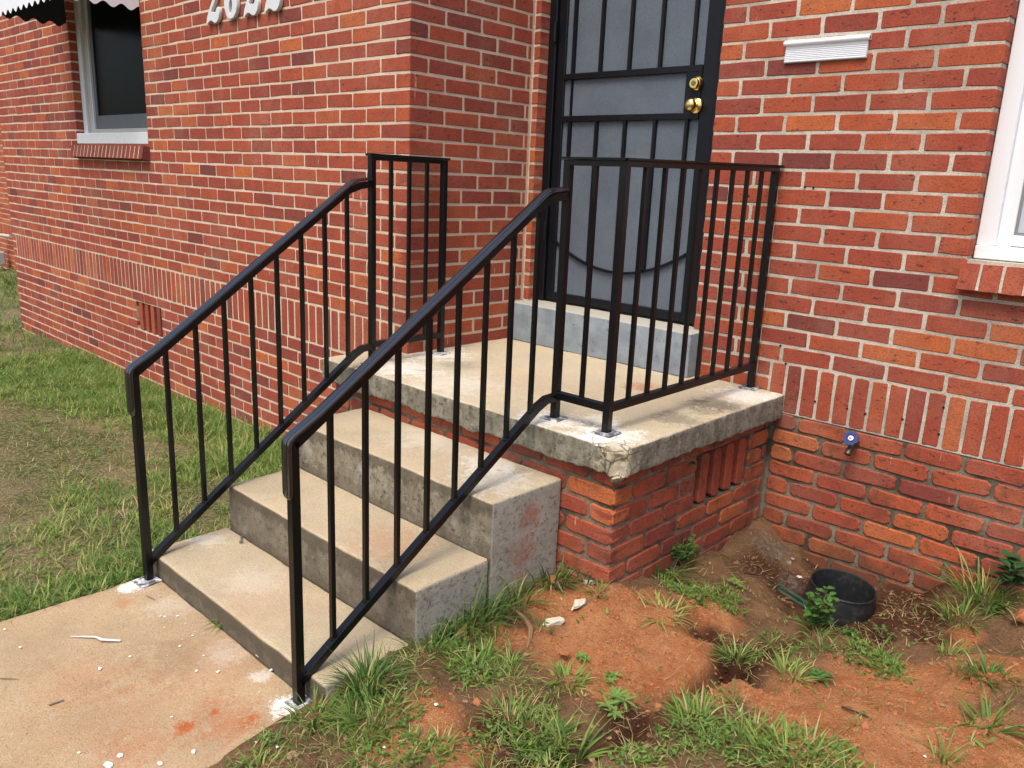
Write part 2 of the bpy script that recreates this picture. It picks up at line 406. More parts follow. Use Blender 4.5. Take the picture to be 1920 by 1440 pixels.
W_L = wall_part('wall', [((XE + .006, YF + MO, ZB), (WX0 - .003, YF + .3, ZT), M_MORTAR), ((VX1, YF + MO, ZB), (XI - MO, YF + .3, ZT - .002), M_MORTAR),
                         ((WX1 + .003, YF + MO, 14.6 * H), (VX1 - .0002, YF + .3, ZT - .002), M_MORTAR),
                         ((WX0 - .0025, YF + MO + .0003, ZB), (VX0, YF + .3, 14.6 * H - .001), M_MORTAR), ((VX0 + .0005, YF + MO + .0001, -H), (VX1 - .0005, YF + .3, 14.6 * H - .0015), M_MORTAR),
                         ((VX0 + .0005, YF + MO + .0001, ZB), (VX1 - .0005, YF + .3, -4 * H), M_MORTAR), ((VX0 + .0005, YF + .11, -4 * H + .0005), (VX1 - .0005, YF + .29, -H - .0005), M_DARKIN),
                         ((WX0, YF + .2, 14.6 * H), (WX1, YF + .29, ZT - .004), M_DARKIN)])
KT = 31
HJ['n'] = .0135
# right-hand wall (faces -y)
for k in range(-10, KT):
    if k < 0:
        off = .5 * L if k % 2 else 0.0
        course('x', .412, 3.2 if k > -9 else 2.0, k, 0.0, 0, off, W_R, True, .12)
    elif k < 3:
        off = 0.0 if k % 2 else .5 * L
        course('x', .0, .365, k, 0.0, 0, off, W_R)
    elif k < 10:
        off = 0.0 if k % 2 else .5 * L
        course('x', .0, 3.2 if k < 9 else RJ + .0, k, 0.0, 0, off, W_R)
    else:
        off = 0.0 if k % 2 else .5 * L
        course('x', .0, RJ, k, 0.0, 0, off, W_R)
x = .37
while x < 3.2:
    put_brick(get_brick(3 * H - JT, True), (x + H / 2, 0, 1.5 * H), 0, tone_pick(), W_R); x += H * .975
HJ['n'] = .012
# return wall (faces +x), from the outer corner y=YF to the inner corner y=0
for k in range(-9, KT):
    j = YF + (L if k % 2 == 0 else L / 2)
    # outer corner brick: the length alternates between the two faces
    ln = L - JT if k % 2 == 0 else L / 2 - JT / 2
    me = get_brick(round(ln, 3)); put_brick(me, (XI, YF + ln / 2 + .0005, (k + .5) * H), math.pi / 2, tone_pick(-.05), W_N)
    course('y', YF + ln + JT, -.012, k, XI, math.pi / 2, j + JT / 2, W_N)
    # narrow strip of the door wall left of the door and the brick ends in the door reveal
    z = (k + .5) * H
    if k >= 4:
        w = XL - XI - rnd.uniform(.003, .008)
        put_brick(get_brick(round(w, 3)), (XL - w / 2, 0, z), 0, tone_pick(.1), W_N)
HJ['n'] = .008
# left wall (faces -y)
for k in range(-10, KT):
    full_left = (k % 2 != 0)
    ln = L - .004 if full_left else L / 2 - .003
    c1 = XI - ln
    jo = XI - (L if full_left else L / 2)
    put_brick(get_brick(round(ln - JT / 2, 3)), (XI - (ln - JT / 2) / 2 - .001, YF, (k + .5) * H), 0, tone_pick(.05), W_L)
    if 0 <= k < 3:
        put_brick(get_brick(.095), (XE + .0475, YF, (k + .5) * H), 0, tone_pick(), W_L)
        continue
    if 15 <= k:
        course('x', WX1, c1 - JT / 2, k, YF, 0, jo, W_L); course('x', XE, WX0, k, YF, 0, jo, W_L)
    elif -4 <= k <= -2:
        course('x', -3.59, c1 - JT / 2, k, YF, 0, jo, W_L); course('x', XE, -4.0, k, YF, 0, jo, W_L)
    else: course('x', XE, c1 - JT / 2, k, YF, 0, jo, W_L)
x = XE + .105
while x < XI - .11 - H:
    put_brick(get_brick(3 * H - JT, True), (x + H / 2, YF, 1.5 * H), 0, tone_pick(-.03), W_L); x += H * .985
for i in range(4):      # upright bricks of the crawl space vent
    put_brick(get_brick(3 * H - JT, True), (VX0 + .0363 + .0286 + i * .0934, YF + .006, -2.5 * H), 0, tone_pick(), W_L)

# porch base bricks (weathered): front face y=PY, side face x=PX
porch = thing('porch', 'concrete porch slab with a broken front corner on a brick base', 'porch', (0, 0, 0))
PX, PY = .404, -1.068
vent_y0, vent_y1 = -.57, -.175
HJ['n'] = .012
P_B = MB().box((-1.12, PY + .006, ZB), (PX - .10, -.0062, -.0301)).obj('base_wall', M_MORTARW, porch)
for a_, b_ in (((PX - .0995, PY + .006, ZB), (PX - .006, vent_y0, -.03)), ((PX - .0995, vent_y1, ZB), (PX - .006, -.006, -.03)), ((PX - .0995, vent_y0 + .0003, ZB), (PX - .0062, vent_y1 - .0003, -4 * H)), ((PX - .0995, vent_y0 + .0003, -H), (PX - .0062, vent_y1 - .0003, -.0302))):
    MB().box(a_, b_).obj('mortar', M_MORTARW, P_B)
MB().box((PX - .0993, vent_y0 + .0005, -4 * H + .0005), (PX - .096, vent_y1 - .0005, -H - .0005)).obj('vent_back', M_DARKIN, P_B)
for k in range(-10, 0):
    fullf = (k % 2 == 0)
    ln = L - JT if fullf else L / 2 - JT / 2
    put_brick(get_brick(round(ln, 3), False, True), (PX - ln / 2, PY, (k + .5) * H), 0, tone_pick(.08), P_B)
    course('x', -1.12, PX - ln - JT, k, PY, 0, PX - ln - JT / 2, P_B, True, .05)
    # side face
    ls = L / 2 - JT / 2 if fullf else L - JT
    put_brick(get_brick(round(ls, 3), False, True), (PX, PY + ls / 2 + .0005, (k + .5) * H), math.pi / 2, tone_pick(.2), P_B)
    if k in (-4, -3, -2):
        course('y', PY + ls + JT, vent_y0, k, PX, math.pi / 2, PY + ls + JT / 2, P_B, True, .15)
        course('y', vent_y1, -.018, k, PX, math.pi / 2, PY + ls + JT / 2, P_B, True, .15)
    else: course('y', PY + ls + JT, -.018, k, PX, math.pi / 2, PY + ls + JT / 2, P_B, True, .15)
for i in range(4):
    put_brick(get_brick(3 * H - JT, True, True), (PX - .004, vent_y0 + .068 + i * .0935, -2.5 * H), math.pi / 2, tone_pick(.05), P_B)

# choose the 300 bricks of the house that show largest; the rest of each wall becomes one part
def screen_size(p):
    d = np.array(p) - CAM; zc = d @ FWD
    if zc < .1: return 0
    u, v = 960 + FPX * (d @ R2) / zc, 720 + FPX * (d @ D2) / zc
    if not (-25 < u < 1945 and -25 < v < 1465): return 0
    return 1 / zc
def build_bricks(lst, limit):
    vis = sorted([(screen_size(b[3]) * (1.0 if b[0].vertices[0] else 1), i) for i, b in enumerate(lst)], reverse=True)
    keep = set(i for s_, i in vis[:limit] if s_ > 0)
    rest = {}
    for i, b in enumerate(lst):
        if i in keep:
            o = bpy.data.objects.new('brick', b[0]); COL.objects.link(o); o.parent = b[4]; o.matrix_world = b[1]; o['tone'] = b[2]
        else: rest.setdefault((b[4].name, b[0].materials[0].name), []).append(b)
    for (pn, mn), bl in rest.items():
        vs = []; fs = []; tn = []; n = 0
        for me, m, tone, p, par in bl:
            vs += [m @ v.co for v in me.vertices]; fs += [tuple(q + n for q in pl.vertices) for pl in me.polygons]; n += len(me.vertices)
            tn += [tone] * len(me.vertices)
        me = bpy.data.meshes.new('brickwork'); me.from_pydata(vs, [], fs); me.update(); fattr(me, 'mtone', tn)
        o = link('brickwork', me, bl[0][4], bpy.data.materials[mn]); o['kind'] = 'stuff'

# ------------------------------------------------------------------ windows
def window_right():
    w = bpy.data.objects.new('window', None); COL.objects.link(w); w.parent = house
    x0, z0, yf = RJ + .002, 10 * H - .004, .062
    MB().box((x0, yf, z0 + .045), (x0 + .055, yf + .05, 2.3)).obj('frame', M_WHITE, w, bevel=.002)
    MB().box((x0 + .055, yf + .022, z0 + .045), (x0 + .10, yf + .055, 2.3)).box((x0 + .1, yf + .022, z0 + .048), (2.1, yf + .055, z0 + .083)).obj('sash', M_WHITE, w, bevel=.002)
    MB().box((x0 + .100, yf + .034, z0 + .083), (x0 + .108, yf + .05, 2.3)).box((x0 + .108, yf + .034, z0 + .083), (2.1, yf + .05, z0 + .093)).obj('screen_frame', M_GREY, w)
    MB().box((x0 + .108, yf + .040, z0 + .093), (2.1, yf + .046, 2.3)).obj('pane', simple("pale_blind", (.45, .50, .55), .3, .5, 0, .05), w)
    MB().box((x0 + .001, yf - .012, z0), (2.2, yf + .06, z0 + .0445)).obj('sill', M_WHITE, w, bevel=.003)
    x = RJ - .012
    for i in range(18):
        bmh = brick_mesh('sill_brick', H - .009, .090, .13, 900 + i, .8); bmh.materials.append(M_BRICK)
        o = bpy.data.objects.new('brick', bmh); COL.objects.link(o); o.parent = w; o['tone'] = tone_pick(-.05)
        o.matrix_world = Matrix.Translation((x + H / 2, -.045, 9.12 * H)) @ Matrix.Rotation(math.radians(-9), 4, 'X'); x += H
    sm = MB().box((RJ - .008, .0028, -.0425), (2.2, .125, .0425)).obj('sill_mortar', M_MORTARG, w); sm.matrix_world = Matrix.Translation((0, -.045, 9.12 * H)) @ Matrix.Rotation(math.radians(-9), 4, 'X')
window_right()
def window_left():
    w = bpy.data.objects.new('window', None); COL.objects.link(w); w.parent = house
    z0, yf = 14.75 * H + .033, YF + .052
    MB().box((WX0 + .002, yf, z0 + .03), (WX0 + .075, yf + .07, 2.3)).obj('frame', M_WHITEW, w, bevel=.002)
    MB().box((WX1 - .07, yf, z0 + .03), (WX1 - .002, yf + .07, 2.3)).obj('frame', M_WHITEW, w, bevel=.002)
    MB().box((WX0 + .075, yf + .02, z0 + .032), (WX0 + .135, yf + .07, 2.3)).box((WX0 + .135, yf + .02, z0 + .032), (WX1 - .07, yf + .06, z0 + .062)).obj('sash', simple("grey_sash", (.40, .40, .37), .5, .4), w, bevel=.002)
    MB().box((WX0 + .135, yf + .022, z0 + .062), (WX0 + .15, yf + .06, 2.3)).obj('inner_trim', M_WHITEW, w)
    g = NT("window_glass", .22, .03); g.color((.005, .007, .007)); 
    MB().box((WX0 + .15, yf + .045, z0 + .062), (WX1 - .07, yf + .055, 2.3)).obj('pane', g.m, w)
    MB().box((WX0 + .15, yf + .035, z0 + .0625), (WX1 - .07, yf + .044, z0 + .155)).box((WX0 + .150, yf + .036, z0 + .155), (WX0 + .195, yf + .0435, 2.3)).obj('lower_rail', simple("dim_rail", (.10, .115, .13), .4, .4), w)
    MB().box((WX0 + .002, yf - .055, z0 - .045), (WX1 - .002, yf + .08, z0 + .0295)).obj('sill', M_WHITEW, w, bevel=.004)
    x = WX0 - .02
    while x < WX1 - H * .6:
        bmh = brick_mesh('sill_brick', H - .014, .085, .12, 700 + int(x * 100), .6); bmh.materials.append(M_BRICK)
        o = bpy.data.objects.new('brick', bmh); COL.objects.link(o); o.parent = w; o['tone'] = rnd.uniform(.02, .2)
        o.matrix_world = Matrix.Translation((x + H / 2, YF - .048, 13.5 * H + .022)) @ Matrix.Rotation(math.radians(-12), 4, 'X'); x += H * .98
    sm = MB().box((WX0 - .015, .0022, -.040), (WX1 - .015, .115, .040)).obj('sill_mortar', M_MORTAR, w); sm.matrix_world = Matrix.Translation((0, YF - .048, 13.5 * H + .022)) @ Matrix.Rotation(math.radians(-12), 4, 'X')
window_left()

# ------------------------------------------------------------------ front door
def door():
    d = bpy.data.objects.new('security_door', None); COL.objects.link(d); d.parent = house
    y = .075; z0 = .272
    MB().box((XL + .001, y - .015, z0), (XL + .046, y + .06, 2.4)).box((-.046, y - .015, z0), (-.001, y + .06, 2.4)).obj('frame', M_BLACKD, d, bevel=.003)
    MB().box((XL + .049, y, z0 + .006), (-.872, y + .03, 2.4)).box((-.119, y, z0 + .006), (-.049, y + .03, 2.4)).box((-.872, y, z0 + .006), (-.119, y + .03, z0 + .05)).obj('leaf_frame', M_BLACKD, d, bevel=.003)
    MB().box((-.195, y - .004, 1.16), (-.119, y + .03, 1.345)).obj('lock_box', M_BLACKD, d, bevel=.002)
    MB().box((-.872, y - .006, 1.335), (-.119, y + .026, 1.362)).obj('cross_bar', M_BLACKD, d, bevel=.002)
    MB().box((-.872, y - .006, 1.145), (-.119, y + .026, 1.172)).obj('cross_bar', M_BLACKD, d, bevel=.002)
    for i in range(5):
        x = -.823 + i * .1622
        MB().box((x - .0075, y - .004, 1.362), (x + .0075, y + .012, 2.4)).obj('bar', M_BLACKD, d)
        # the lower bars end on a hanging arc
        zc = .46 + .125 * ((x + .50) / .39) ** 2
        MB().box((x - .0075, y - .004, zc), (x + .0075, y + .012, 1.145)).obj('bar', M_BLACKD, d)
    MB().box((-.826, y - .003, 1.172), (-.820, y + .01, 1.335)).obj('bar', M_BLACKD, d)
    pts = [(-.885 + i * .765 / 24, y + .002, .46 + .125 * ((-.885 + i * .765 / 24 + .50) / .39) ** 2) for i in range(25)]
    MB().sweep([(-.006, -.006), (.006, -.006), (.006, .006), (-.006, .006)], pts, V((0, -1, 0))).obj('arc', M_BLACKD, d)
    s = NT("perforated_screen", .5, .3, .0)
    u = s.vmath('MULTIPLY', s.pos, (1, 0, 1)); vo = s.voro(420, vec=u)
    c = s.mix(s.ramp(vo, [(.25, 0), (.42, 1)]), (.05, .062, .078), (.145, .178, .220))
    c = s.mix(s.ramp(s.noise(4.5, 5, .7), [(.35, 0), (.7, .55)]), c, (.085, .105, .14)); s.color(c)
    tp_ = s.n.new("ShaderNodeBsdfTransparent"); mx = s.n.new("ShaderNodeMixShader"); s._in(mx.inputs[0], s.ramp(vo, [(.22, .75), (.34, .22)]))
    s.t.links.new(s.b.outputs[0], mx.inputs[1]); s.t.links.new(tp_.outputs[0], mx.inputs[2]); s.t.links.new(mx.outputs[0], s.n["Material Output"].inputs[0])
    MB().box((-.872, y + .012, z0 + .05), (-.119, y + .016, 2.4)).obj('screen', s.m, d)
    # brass dead bolt and knob (axis -y)
    k = MB(); cx, cz = -.140, 1.287; yy = y - .004
    k.lathe([(0.0, .026), (.019, .026), (.021, .024), (.0225, .019), (.0225, .016), (.0265, .012), (.031, .003), (.031, 0)], (cx, yy, cz), '-y')
    k.obj('deadbolt', M_BRASS, d, smooth=True)
    MB().lathe([(0, .0292), (.009, .029), (.011, .0262)], (cx, yy, cz), '-y').obj('keyhole', simple("dark_brass", (.35, .25, .08), .3, .5, 1.0), d, smooth=True)
    k = MB(); cz = 1.200; cx += .008
    k.lathe([(0, .060), (.010, .060), (.017, .058), (.0235, .050), (.0255, .042), (.0235, .034), (.016, .028), (.012, .022), (.012, .014), (.020, .011), (.030, .007), (.0335, .002), (.0335, 0)], (cx - .003, yy, cz), '-y')
    k.obj('door_knob', M_BRASS, d, smooth=True)
    for zz in (.62, 1.55): MB().tube([(XL + .047, y - .022, zz - .045), (XL + .047, y - .022, zz + .045)], .008, 8).obj('hinge', M_BLACKD, d, smooth=True)
    # plain inner door seen faintly through the screen is replaced by its dark surface
    mi = simple("inner_door_paint", (.50, .54, .58), .5, .3); pb_m = MB().box((XL + .05, y + .062, z0), (-.05, y + .09, 2.4)).obj('inner_door', mi, d)
    for px0, px1 in ((-.83, -.54), (-.45, -.16)):
        for pz0, pz1 in ((.42, .98), (1.10, 1.72), (1.84, 2.3)):
            for a_, b_ in (((px0, pz0), (px1, pz0 + .018)), ((px0, pz1 - .018), (px1, pz1)), ((px0, pz0 + .018), (px0 + .018, pz1 - .018)), ((px1 - .018, pz0 + .018), (px1, pz1 - .018))):
                MB().box((a_[0], y + .050, a_[1]), (b_[0], y + .0618, b_[1])).obj('panel_moulding', mi, pb_m)
door()

# ------------------------------------------------------------------ rounded, chipped concrete blocks
def block(name, lo, hi, r, cell, mat, parent, warp=None, amp=.0015, seed=1):
    lo = np.array(lo, float); hi = np.array(hi, float)
    def brk(a, b):
        n = max(1, int((b - a - 2 * r) / cell)); inner = list(np.linspace(a + r, b - r, n + 1))
        return np.array([a, a + .3 * r, a + .65 * r] + inner + [b - .65 * r, b - .3 * r, b])
    B = [brk(lo[i], hi[i]) for i in range(3)]
    mb = MB()
    for ax in range(3):
        o1, o2 = [i for i in range(3) if i != ax]
        for val in (lo[ax], hi[ax]):
            A, Bq = np.meshgrid(B[o1], B[o2], indexing='ij'); P = np.zeros(A.shape + (3,)); P[..., o1] = A; P[..., o2] = Bq; P[..., ax] = val
            n1, n2 = A.shape; idx = np.arange(n1 * n2).reshape(n1, n2)
            q = np.stack([idx[:-1, :-1], idx[1:, :-1], idx[1:, 1:], idx[:-1, 1:]], -1).reshape(-1, 4)
            mb.add(P.reshape(-1, 3).tolist(), q.tolist())
    P = np.array(mb.v); c = np.clip(P, lo + r, hi - r); d = P - c; ln = np.linalg.norm(d, axis=1, keepdims=True); ln[ln == 0] = 1
    Q = c + d / ln * r
    nrm = d / ln; nz = fbm(P[:, 0] * 9, P[:, 1] * 9, P[:, 2] * 9, seed, 4) * amp * 2 + fbm(P[:, 0] * 45, P[:, 1] * 45, P[:, 2] * 45, seed + 5, 3) * amp * 1.5
    Q = Q + nrm * nz[:, None]
    if warp: Q = warp(Q, P)
    mb.v = [tuple(v) for v in Q]
    return mb.obj(name, mat, parent, smooth=True, merge=True)

SZ = .080                    # porch floor
S0x, S1x, S0y = -1.168, .445, -1.105
post_pts = [(-.945, -1.0), (-.937, -.609), (.084, -1.0), (.303, -.995), (.297, -.035)]
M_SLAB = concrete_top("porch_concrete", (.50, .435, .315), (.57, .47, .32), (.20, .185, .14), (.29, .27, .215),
    powder=[((.084, -1.03, SZ), .17, .6), ((.33, -1.02, SZ), .20, .8), ((.36, -.15, SZ), .22, .6), ((.2, -.9, SZ), .12, .4), ((-.93, -.62, SZ), .24, .5), ((-.8, -.95, SZ), .22, .55), ((-.5, -.95, SZ), .3, .25)],
    clay=[((.02, -.38, SZ), .12, .6), ((-.3, -.7, SZ), .3, .14)],
    dark=[((.36, -.38, SZ), .17, .75), ((.36, -.66, SZ), .14, .55), ((.2, -.96, SZ), .07, .4), ((-.7, -.72, SZ), .16, .35), ((-.95, -.93, SZ), .12, .45), ((.38, -.5, SZ), .10, .4), ((-.75, -.9, SZ), .12, .3)], stain=1.2).m
def slab_warp(Q, P):
    z0 = SZ - .104; t = np.clip(1 - (P[:, 2] - z0) / .05, 0, 1)
    along = P[:, 0] * 1.0 + P[:, 1]
    rag = .006 + .010 * fbm(along * 9, along * 3 + 5, 0, 91, 5) + .012 * np.clip(vnoise(along * 6, 0, 0, 92) - .35, 0, 1) + .004 * vnoise(along * 60, 0, 0, 94)
    outer = (P[:, 1] < S0y + .03) | (P[:, 0] > S1x - .03)
    Q[:, 2] += np.where(outer, t * np.clip(rag, -.002, .035), 0)
    # lost corner
    s = (S1x - Q[:, 0]) + (Q[:, 1] - S0y)
    c = .050 + .030 * fbm(Q[:, 0] * 30, Q[:, 1] * 30, Q[:, 2] * 30, 93, 3) - .15 * np.clip(z0 + .03 - Q[:, 2], 0, .03)
    m = np.clip(c - s, 0, None) * .5
    Q[:, 0] -= m; Q[:, 1] += m
    Q[:, 2] -= np.where(m > 0, .010 * (P[:, 2] > SZ - .02), 0)
    s2 = np.abs((S1x - Q[:, 0]) - .075 - .02 * vnoise(Q[:, 2] * 40, 0, 0, 97)); crk = (P[:, 1] < S0y + .012) & (s2 < .006)
    Q[:, 1] += np.where(crk, .010, 0)
    # slightly darker ground line is left to the light; keep the floor fall of 4 mm to the front
    return Q
slab = block('slab', (S0x, S0y, SZ - .104), (S1x, -.004, SZ), .009, .011, M_SLAB, porch, slab_warp, .0016, 3)
def rock(name, c, size, mat, parent, seed, sub=2, sq=(1, 1, 1), cut=.6):
    """angular stone: convex hull of jittered points, roughened once"""
    r = random.Random(seed); bm = bmesh.new()
    for i in range(16):
        d = V((r.gauss(0, 1), r.gauss(0, 1), r.gauss(0, 1))).normalized() * r.uniform(.75, 1.05)
        bm.verts.new((d.x * size * sq[0], d.y * size * sq[1], d.z * size * sq[2]))
    bmesh.ops.convex_hull(bm, input=bm.verts[:])
    bmesh.ops.delete(bm, geom=[v for v in bm.verts if not v.link_faces], context='VERTS')
    bmesh.ops.subdivide_edges(bm, edges=bm.edges[:], cuts=1, use_grid_fill=True)
    for v in bm.verts: v.co += V((r.gauss(0, 1), r.gauss(0, 1), r.gauss(0, 1))) * size * .045
    bmesh.ops.triangulate(bm, faces=bm.faces[:])
    me = bpy.data.meshes.new(name); bm.to_mesh(me); bm.free()
    o = link(name, me, parent, mat); o.location = c; o.rotation_euler = (r.uniform(-.4, .4), r.uniform(-.4, .4), r.uniform(0, 6)); return o
M_FRAG = concrete_top("broken_concrete", (.50, .45, .34), (.62, .56, .44), (.30, .29, .26), (.48, .44, .34), stain=.2).m
rock('broken_chunk', (.400, -1.060, .010), .044, M_FRAG, porch, 4, 2, (.9, .9, 1.0))
rock('broken_chunk', (.418, -1.082, -.024), .026, M_SLAB, porch, 5, 2, (.9, .9, 1.1))
rock('broken_chunk', (.375, -1.078, .050), .030, M_FRAG, porch, 6, 2, (1.3, .7, .8))
rock('broken_chunk', (.415, -1.040, .048), .030, M_FRAG, porch, 8, 2, (.7, 1.3, .8))

# grey painted step below the door (part of the house)
t = NT("painted_step", .75, .3)
n1 = t.noise(9, 5, .65); n2 = t.noise(120, 3, .6); nz = t.ramp(t.normz(), [(.5, 0), (.8, 1)])
front = t.mix(t.ramp(n1, [(.35, 0), (.65, 1)]), (.17, .205, .24), (.27, .31, .345))
front = t.mix(t.ramp(t.noise(30, 4, .7, off=4), [(.60, 0), (.72, .7)]), front, (.07, .07, .07))
t.color(t.mix(nz, front, t.mix(n1, (.36, .35, .31), (.46, .43, .37)))).bump(t.math('ADD', n1, n2), .3, .003)
block('door_step', (XI + .006, -.105, SZ + .001), (.052, .075, 4 * H), .006, .05, t.m, house, None, .0012, 9)

# ------------------------------------------------------------------ concrete steps and walkway
steps = thing('concrete_steps', 'three concrete steps with dark stained risers leading up to the porch', 'steps', (0, 0, 0))
STX0, STX1 = -.905, .190
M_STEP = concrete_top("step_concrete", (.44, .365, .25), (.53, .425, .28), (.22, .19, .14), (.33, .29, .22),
    powder=[((-.45, -1.85, -.45), .16, .15), ((-.85, -1.82, -.45), .10, .3), ((-.05, -1.15, -.092), .20, .35), ((.05, -1.25, -.092), .2, .3), ((-.4, -1.12, -.092), .25, .2)],
    clay=[((-.1, -1.55, -.276), .22, .3), ((-.3, -1.9, -.45), .3, .15), ((.19, -1.25, -.30), .10, .4), ((.19, -1.22, -.19), .07, .55), ((.19, -1.27, -.40), .07, .3)], dark=[((-.3, -1.1, -.092), .1, .2)], stain=.7, bands=(-.094, -.278, -.452)).m
def step_warp(seed):
    def f(Q, P):
        e = (P[:, 1] < P[:, 1].min() + .02); Q[:, 2] -= np.where(e & (P[:, 2] > P[:, 2].max() - .02), .004 * np.clip(fbm(P[:, 0] * 20, 0, 0, seed, 4) + .1, 0, 1), 0)
        Q[:, 2] += .003 * fbm(P[:, 0] * 3, P[:, 1] * 3, 0, seed + 1, 2)
        return Q
    return f
block('step', (STX0, -1.40, -.75), (STX1, PY - .002, -.092), .010, .03, M_STEP, steps, step_warp(1), .0014, 11)
block('step', (STX0 + .006, -1.70, -.75), (STX1 - .002, -1.402, -.276), .012, .03, M_STEP, steps, step_warp(2), .0014, 12)
block('step', (STX0 - .004, -2.0, -.75), (STX1 - .01, -1.702, -.45), .013, .03, M_STEP, steps, step_warp(3), .0014, 13)

WZ = -.527
tw = concrete_top("walkway_concrete", (.40, .29, .175), (.49, .355, .215), (.3, .22, .15), (.4, .3, .2),
    powder=[((-.83, -2.09, WZ), .08, .95), ((.09, -2.06, WZ), .07, .95), ((-.62, -2.06, WZ), .13, .15), ((-.25, -2.06, WZ), .10, .18), ((-.08, -2.04, WZ), .05, .4)],
    clay=[(tuple(at(345, 1365, z=WZ)), .045, 1.0), (tuple(at(400, 1336, z=WZ)), .025, .9), (tuple(at(465, 1352, z=WZ)), .04, .9), (tuple(at(430, 1350, z=WZ)), .15, .45), (tuple(at(160, 1275, z=WZ)), .2, .22), (tuple(at(245, 1405, z=WZ)), .12, .3), (tuple(at(230, 1130, z=WZ)), .05, .4), (tuple(at(400, 1240, z=WZ)), .3, .15), (tuple(at(330, 1340, z=WZ)), .35, .12), (tuple(at(120, 1380, z=WZ)), .3, .1)],
    dark=[(tuple(at(330, 1235, z=WZ)), .16, .18), (tuple(at(180, 1285, z=WZ)), .05, .2)], stain=.2)
def walk_warp(Q, P):
    ex = np.where(P[:, 0] < -.4, -1, 1) * .012 * fbm(P[:, 1] * 6, 3, 0, 71, 3)
    Q[:, 0] += np.where((P[:, 0] < -.80) | (P[:, 0] > .1), ex, 0); Q[:, 2] += .004 * fbm(P[:, 0] * 2.5, P[:, 1] * 2.5, 0, 72, 3); return Q
walk = block('path', (-.875, -7.0, WZ - .09), (.165, -2.001, WZ), .010, .035, tw.m, None, walk_warp, .0012, 21)
walk['kind'] = 'structure'

# ------------------------------------------------------------------ terrain
CP = np.array([(-12, -1, -.62), (-6.6, -.8, -.68), (-5.5, -.8, -.65), (-4.2, -.8, -.66), (-3.3, -.8, -.65), (-2.6, -.8, -.64), (-2.0, -.8, -.61), (-1.4, -.8, -.58), (-1, -1.2, -.57),
    (-.95, -1.6, -.565), (-.95, -2.1, -.548), (-.92, -2.5, -.548), (-.92, -3.5, -.55), (-2, -2, -.58), (-3, -2, -.60), (-3, -4, -.58), (-5, -3, -.62),
    (.21, -2.05, -.515), (.2, -2.3, -.535), (.2, -3, -.54), (.21, -1.92, -.465), (.21, -1.80, -.452), (.21, -1.69, -.452), (.21, -1.4, -.455), (.21, -1.1, -.435), (.40, -1.1, -.40), (.46, -.95, -.43), (.45, -.7, -.465), (.44, -.5, -.475),
    (.43, -.2, -.475), (.43, -.03, -.47), (.54, -.03, -.53), (.68, -.03, -.60), (.85, -.03, -.60), (1.0, -.02, -.545), (1.18, -.02, -.48), (1.4, -.02, -.42), (1.8, 0, -.40),
    (.84, -.21, -.67), (.84, -.36, -.65), (.98, -.42, -.62), (.70, -.30, -.62), (.78, -.42, -.62), (.92, -.48, -.60), (.60, -.35, -.53), (1.1, -.30, -.54), (1.02, -.62, -.49), (.62, -.65, -.465), (.75, -.58, -.53), (.9, -.6, -.53),
    (.7, -1.1, -.445), (.4, -1.4, -.45), (.5, -1.8, -.48), (.32, -2.1, -.52), (1.5, -.6, -.43), (1.3, -1.2, -.44), (2, -1, -.43), (1, -1.8, -.47), (1, -2.5, -.52), (2, -3, -.5), (3, -1, -.42), (6, -3, -.5), (0.6, -2.6, -.53)])
GUL = at(1385, 1245, z=-.46); GUL2 = at(1320, 1180, z=-.46); GUL3 = at(1005, 1400, z=-.48); GUL4 = at(1440, 1205, z=-.50); GUL5 = at(1545, 1060, z=-.55)
CHN = [at(u, v, z=-.49) for u, v in ((1500, 1175), (1450, 1205), (1385, 1250), (1310, 1300), (1250, 1350), (1175, 1395), (1060, 1435))]
CHN2 = [at(u, v, z=-.48) for u, v in ((1290, 1150), (1335, 1190), (1385, 1250))]
def dline(x, y, P):
    d = 9 + 0 * x
    for a, b in zip(P[:-1], P[1:]):
        ax, ay, bx, by = a[0], a[1], b[0], b[1]; t_ = np.clip(((x - ax) * (bx - ax) + (y - ay) * (by - ay)) / ((bx - ax) ** 2 + (by - ay) ** 2), 0, 1)
        d = np.minimum(d, np.hypot(x - ax - t_ * (bx - ax), y - ay - t_ * (by - ay)))
    return d
def channel(x, y):
    w = .030 * (1 + .8 * fbm(x * 9, y * 9, 0, 37, 3)); d = np.minimum(dline(x, y, CHN), dline(x, y, CHN2) * 1.2)
    return np.clip(1.3 - (d / w) ** 2, 0, 1) * np.clip(.65 + 1.1 * fbm(x * 6, y * 6, 0, 38, 2), 0, 1)
def height0(x, y):
    x = np.asarray(x, float); y = np.asarray(y, float); num = 0; den = 0
    for cx, cy, cz in CP:
        w = 1 / ((x - cx) ** 2 + (y - cy) ** 2 + .0025) ** 1.6; num = num + w * cz; den = den + w
    return num / den
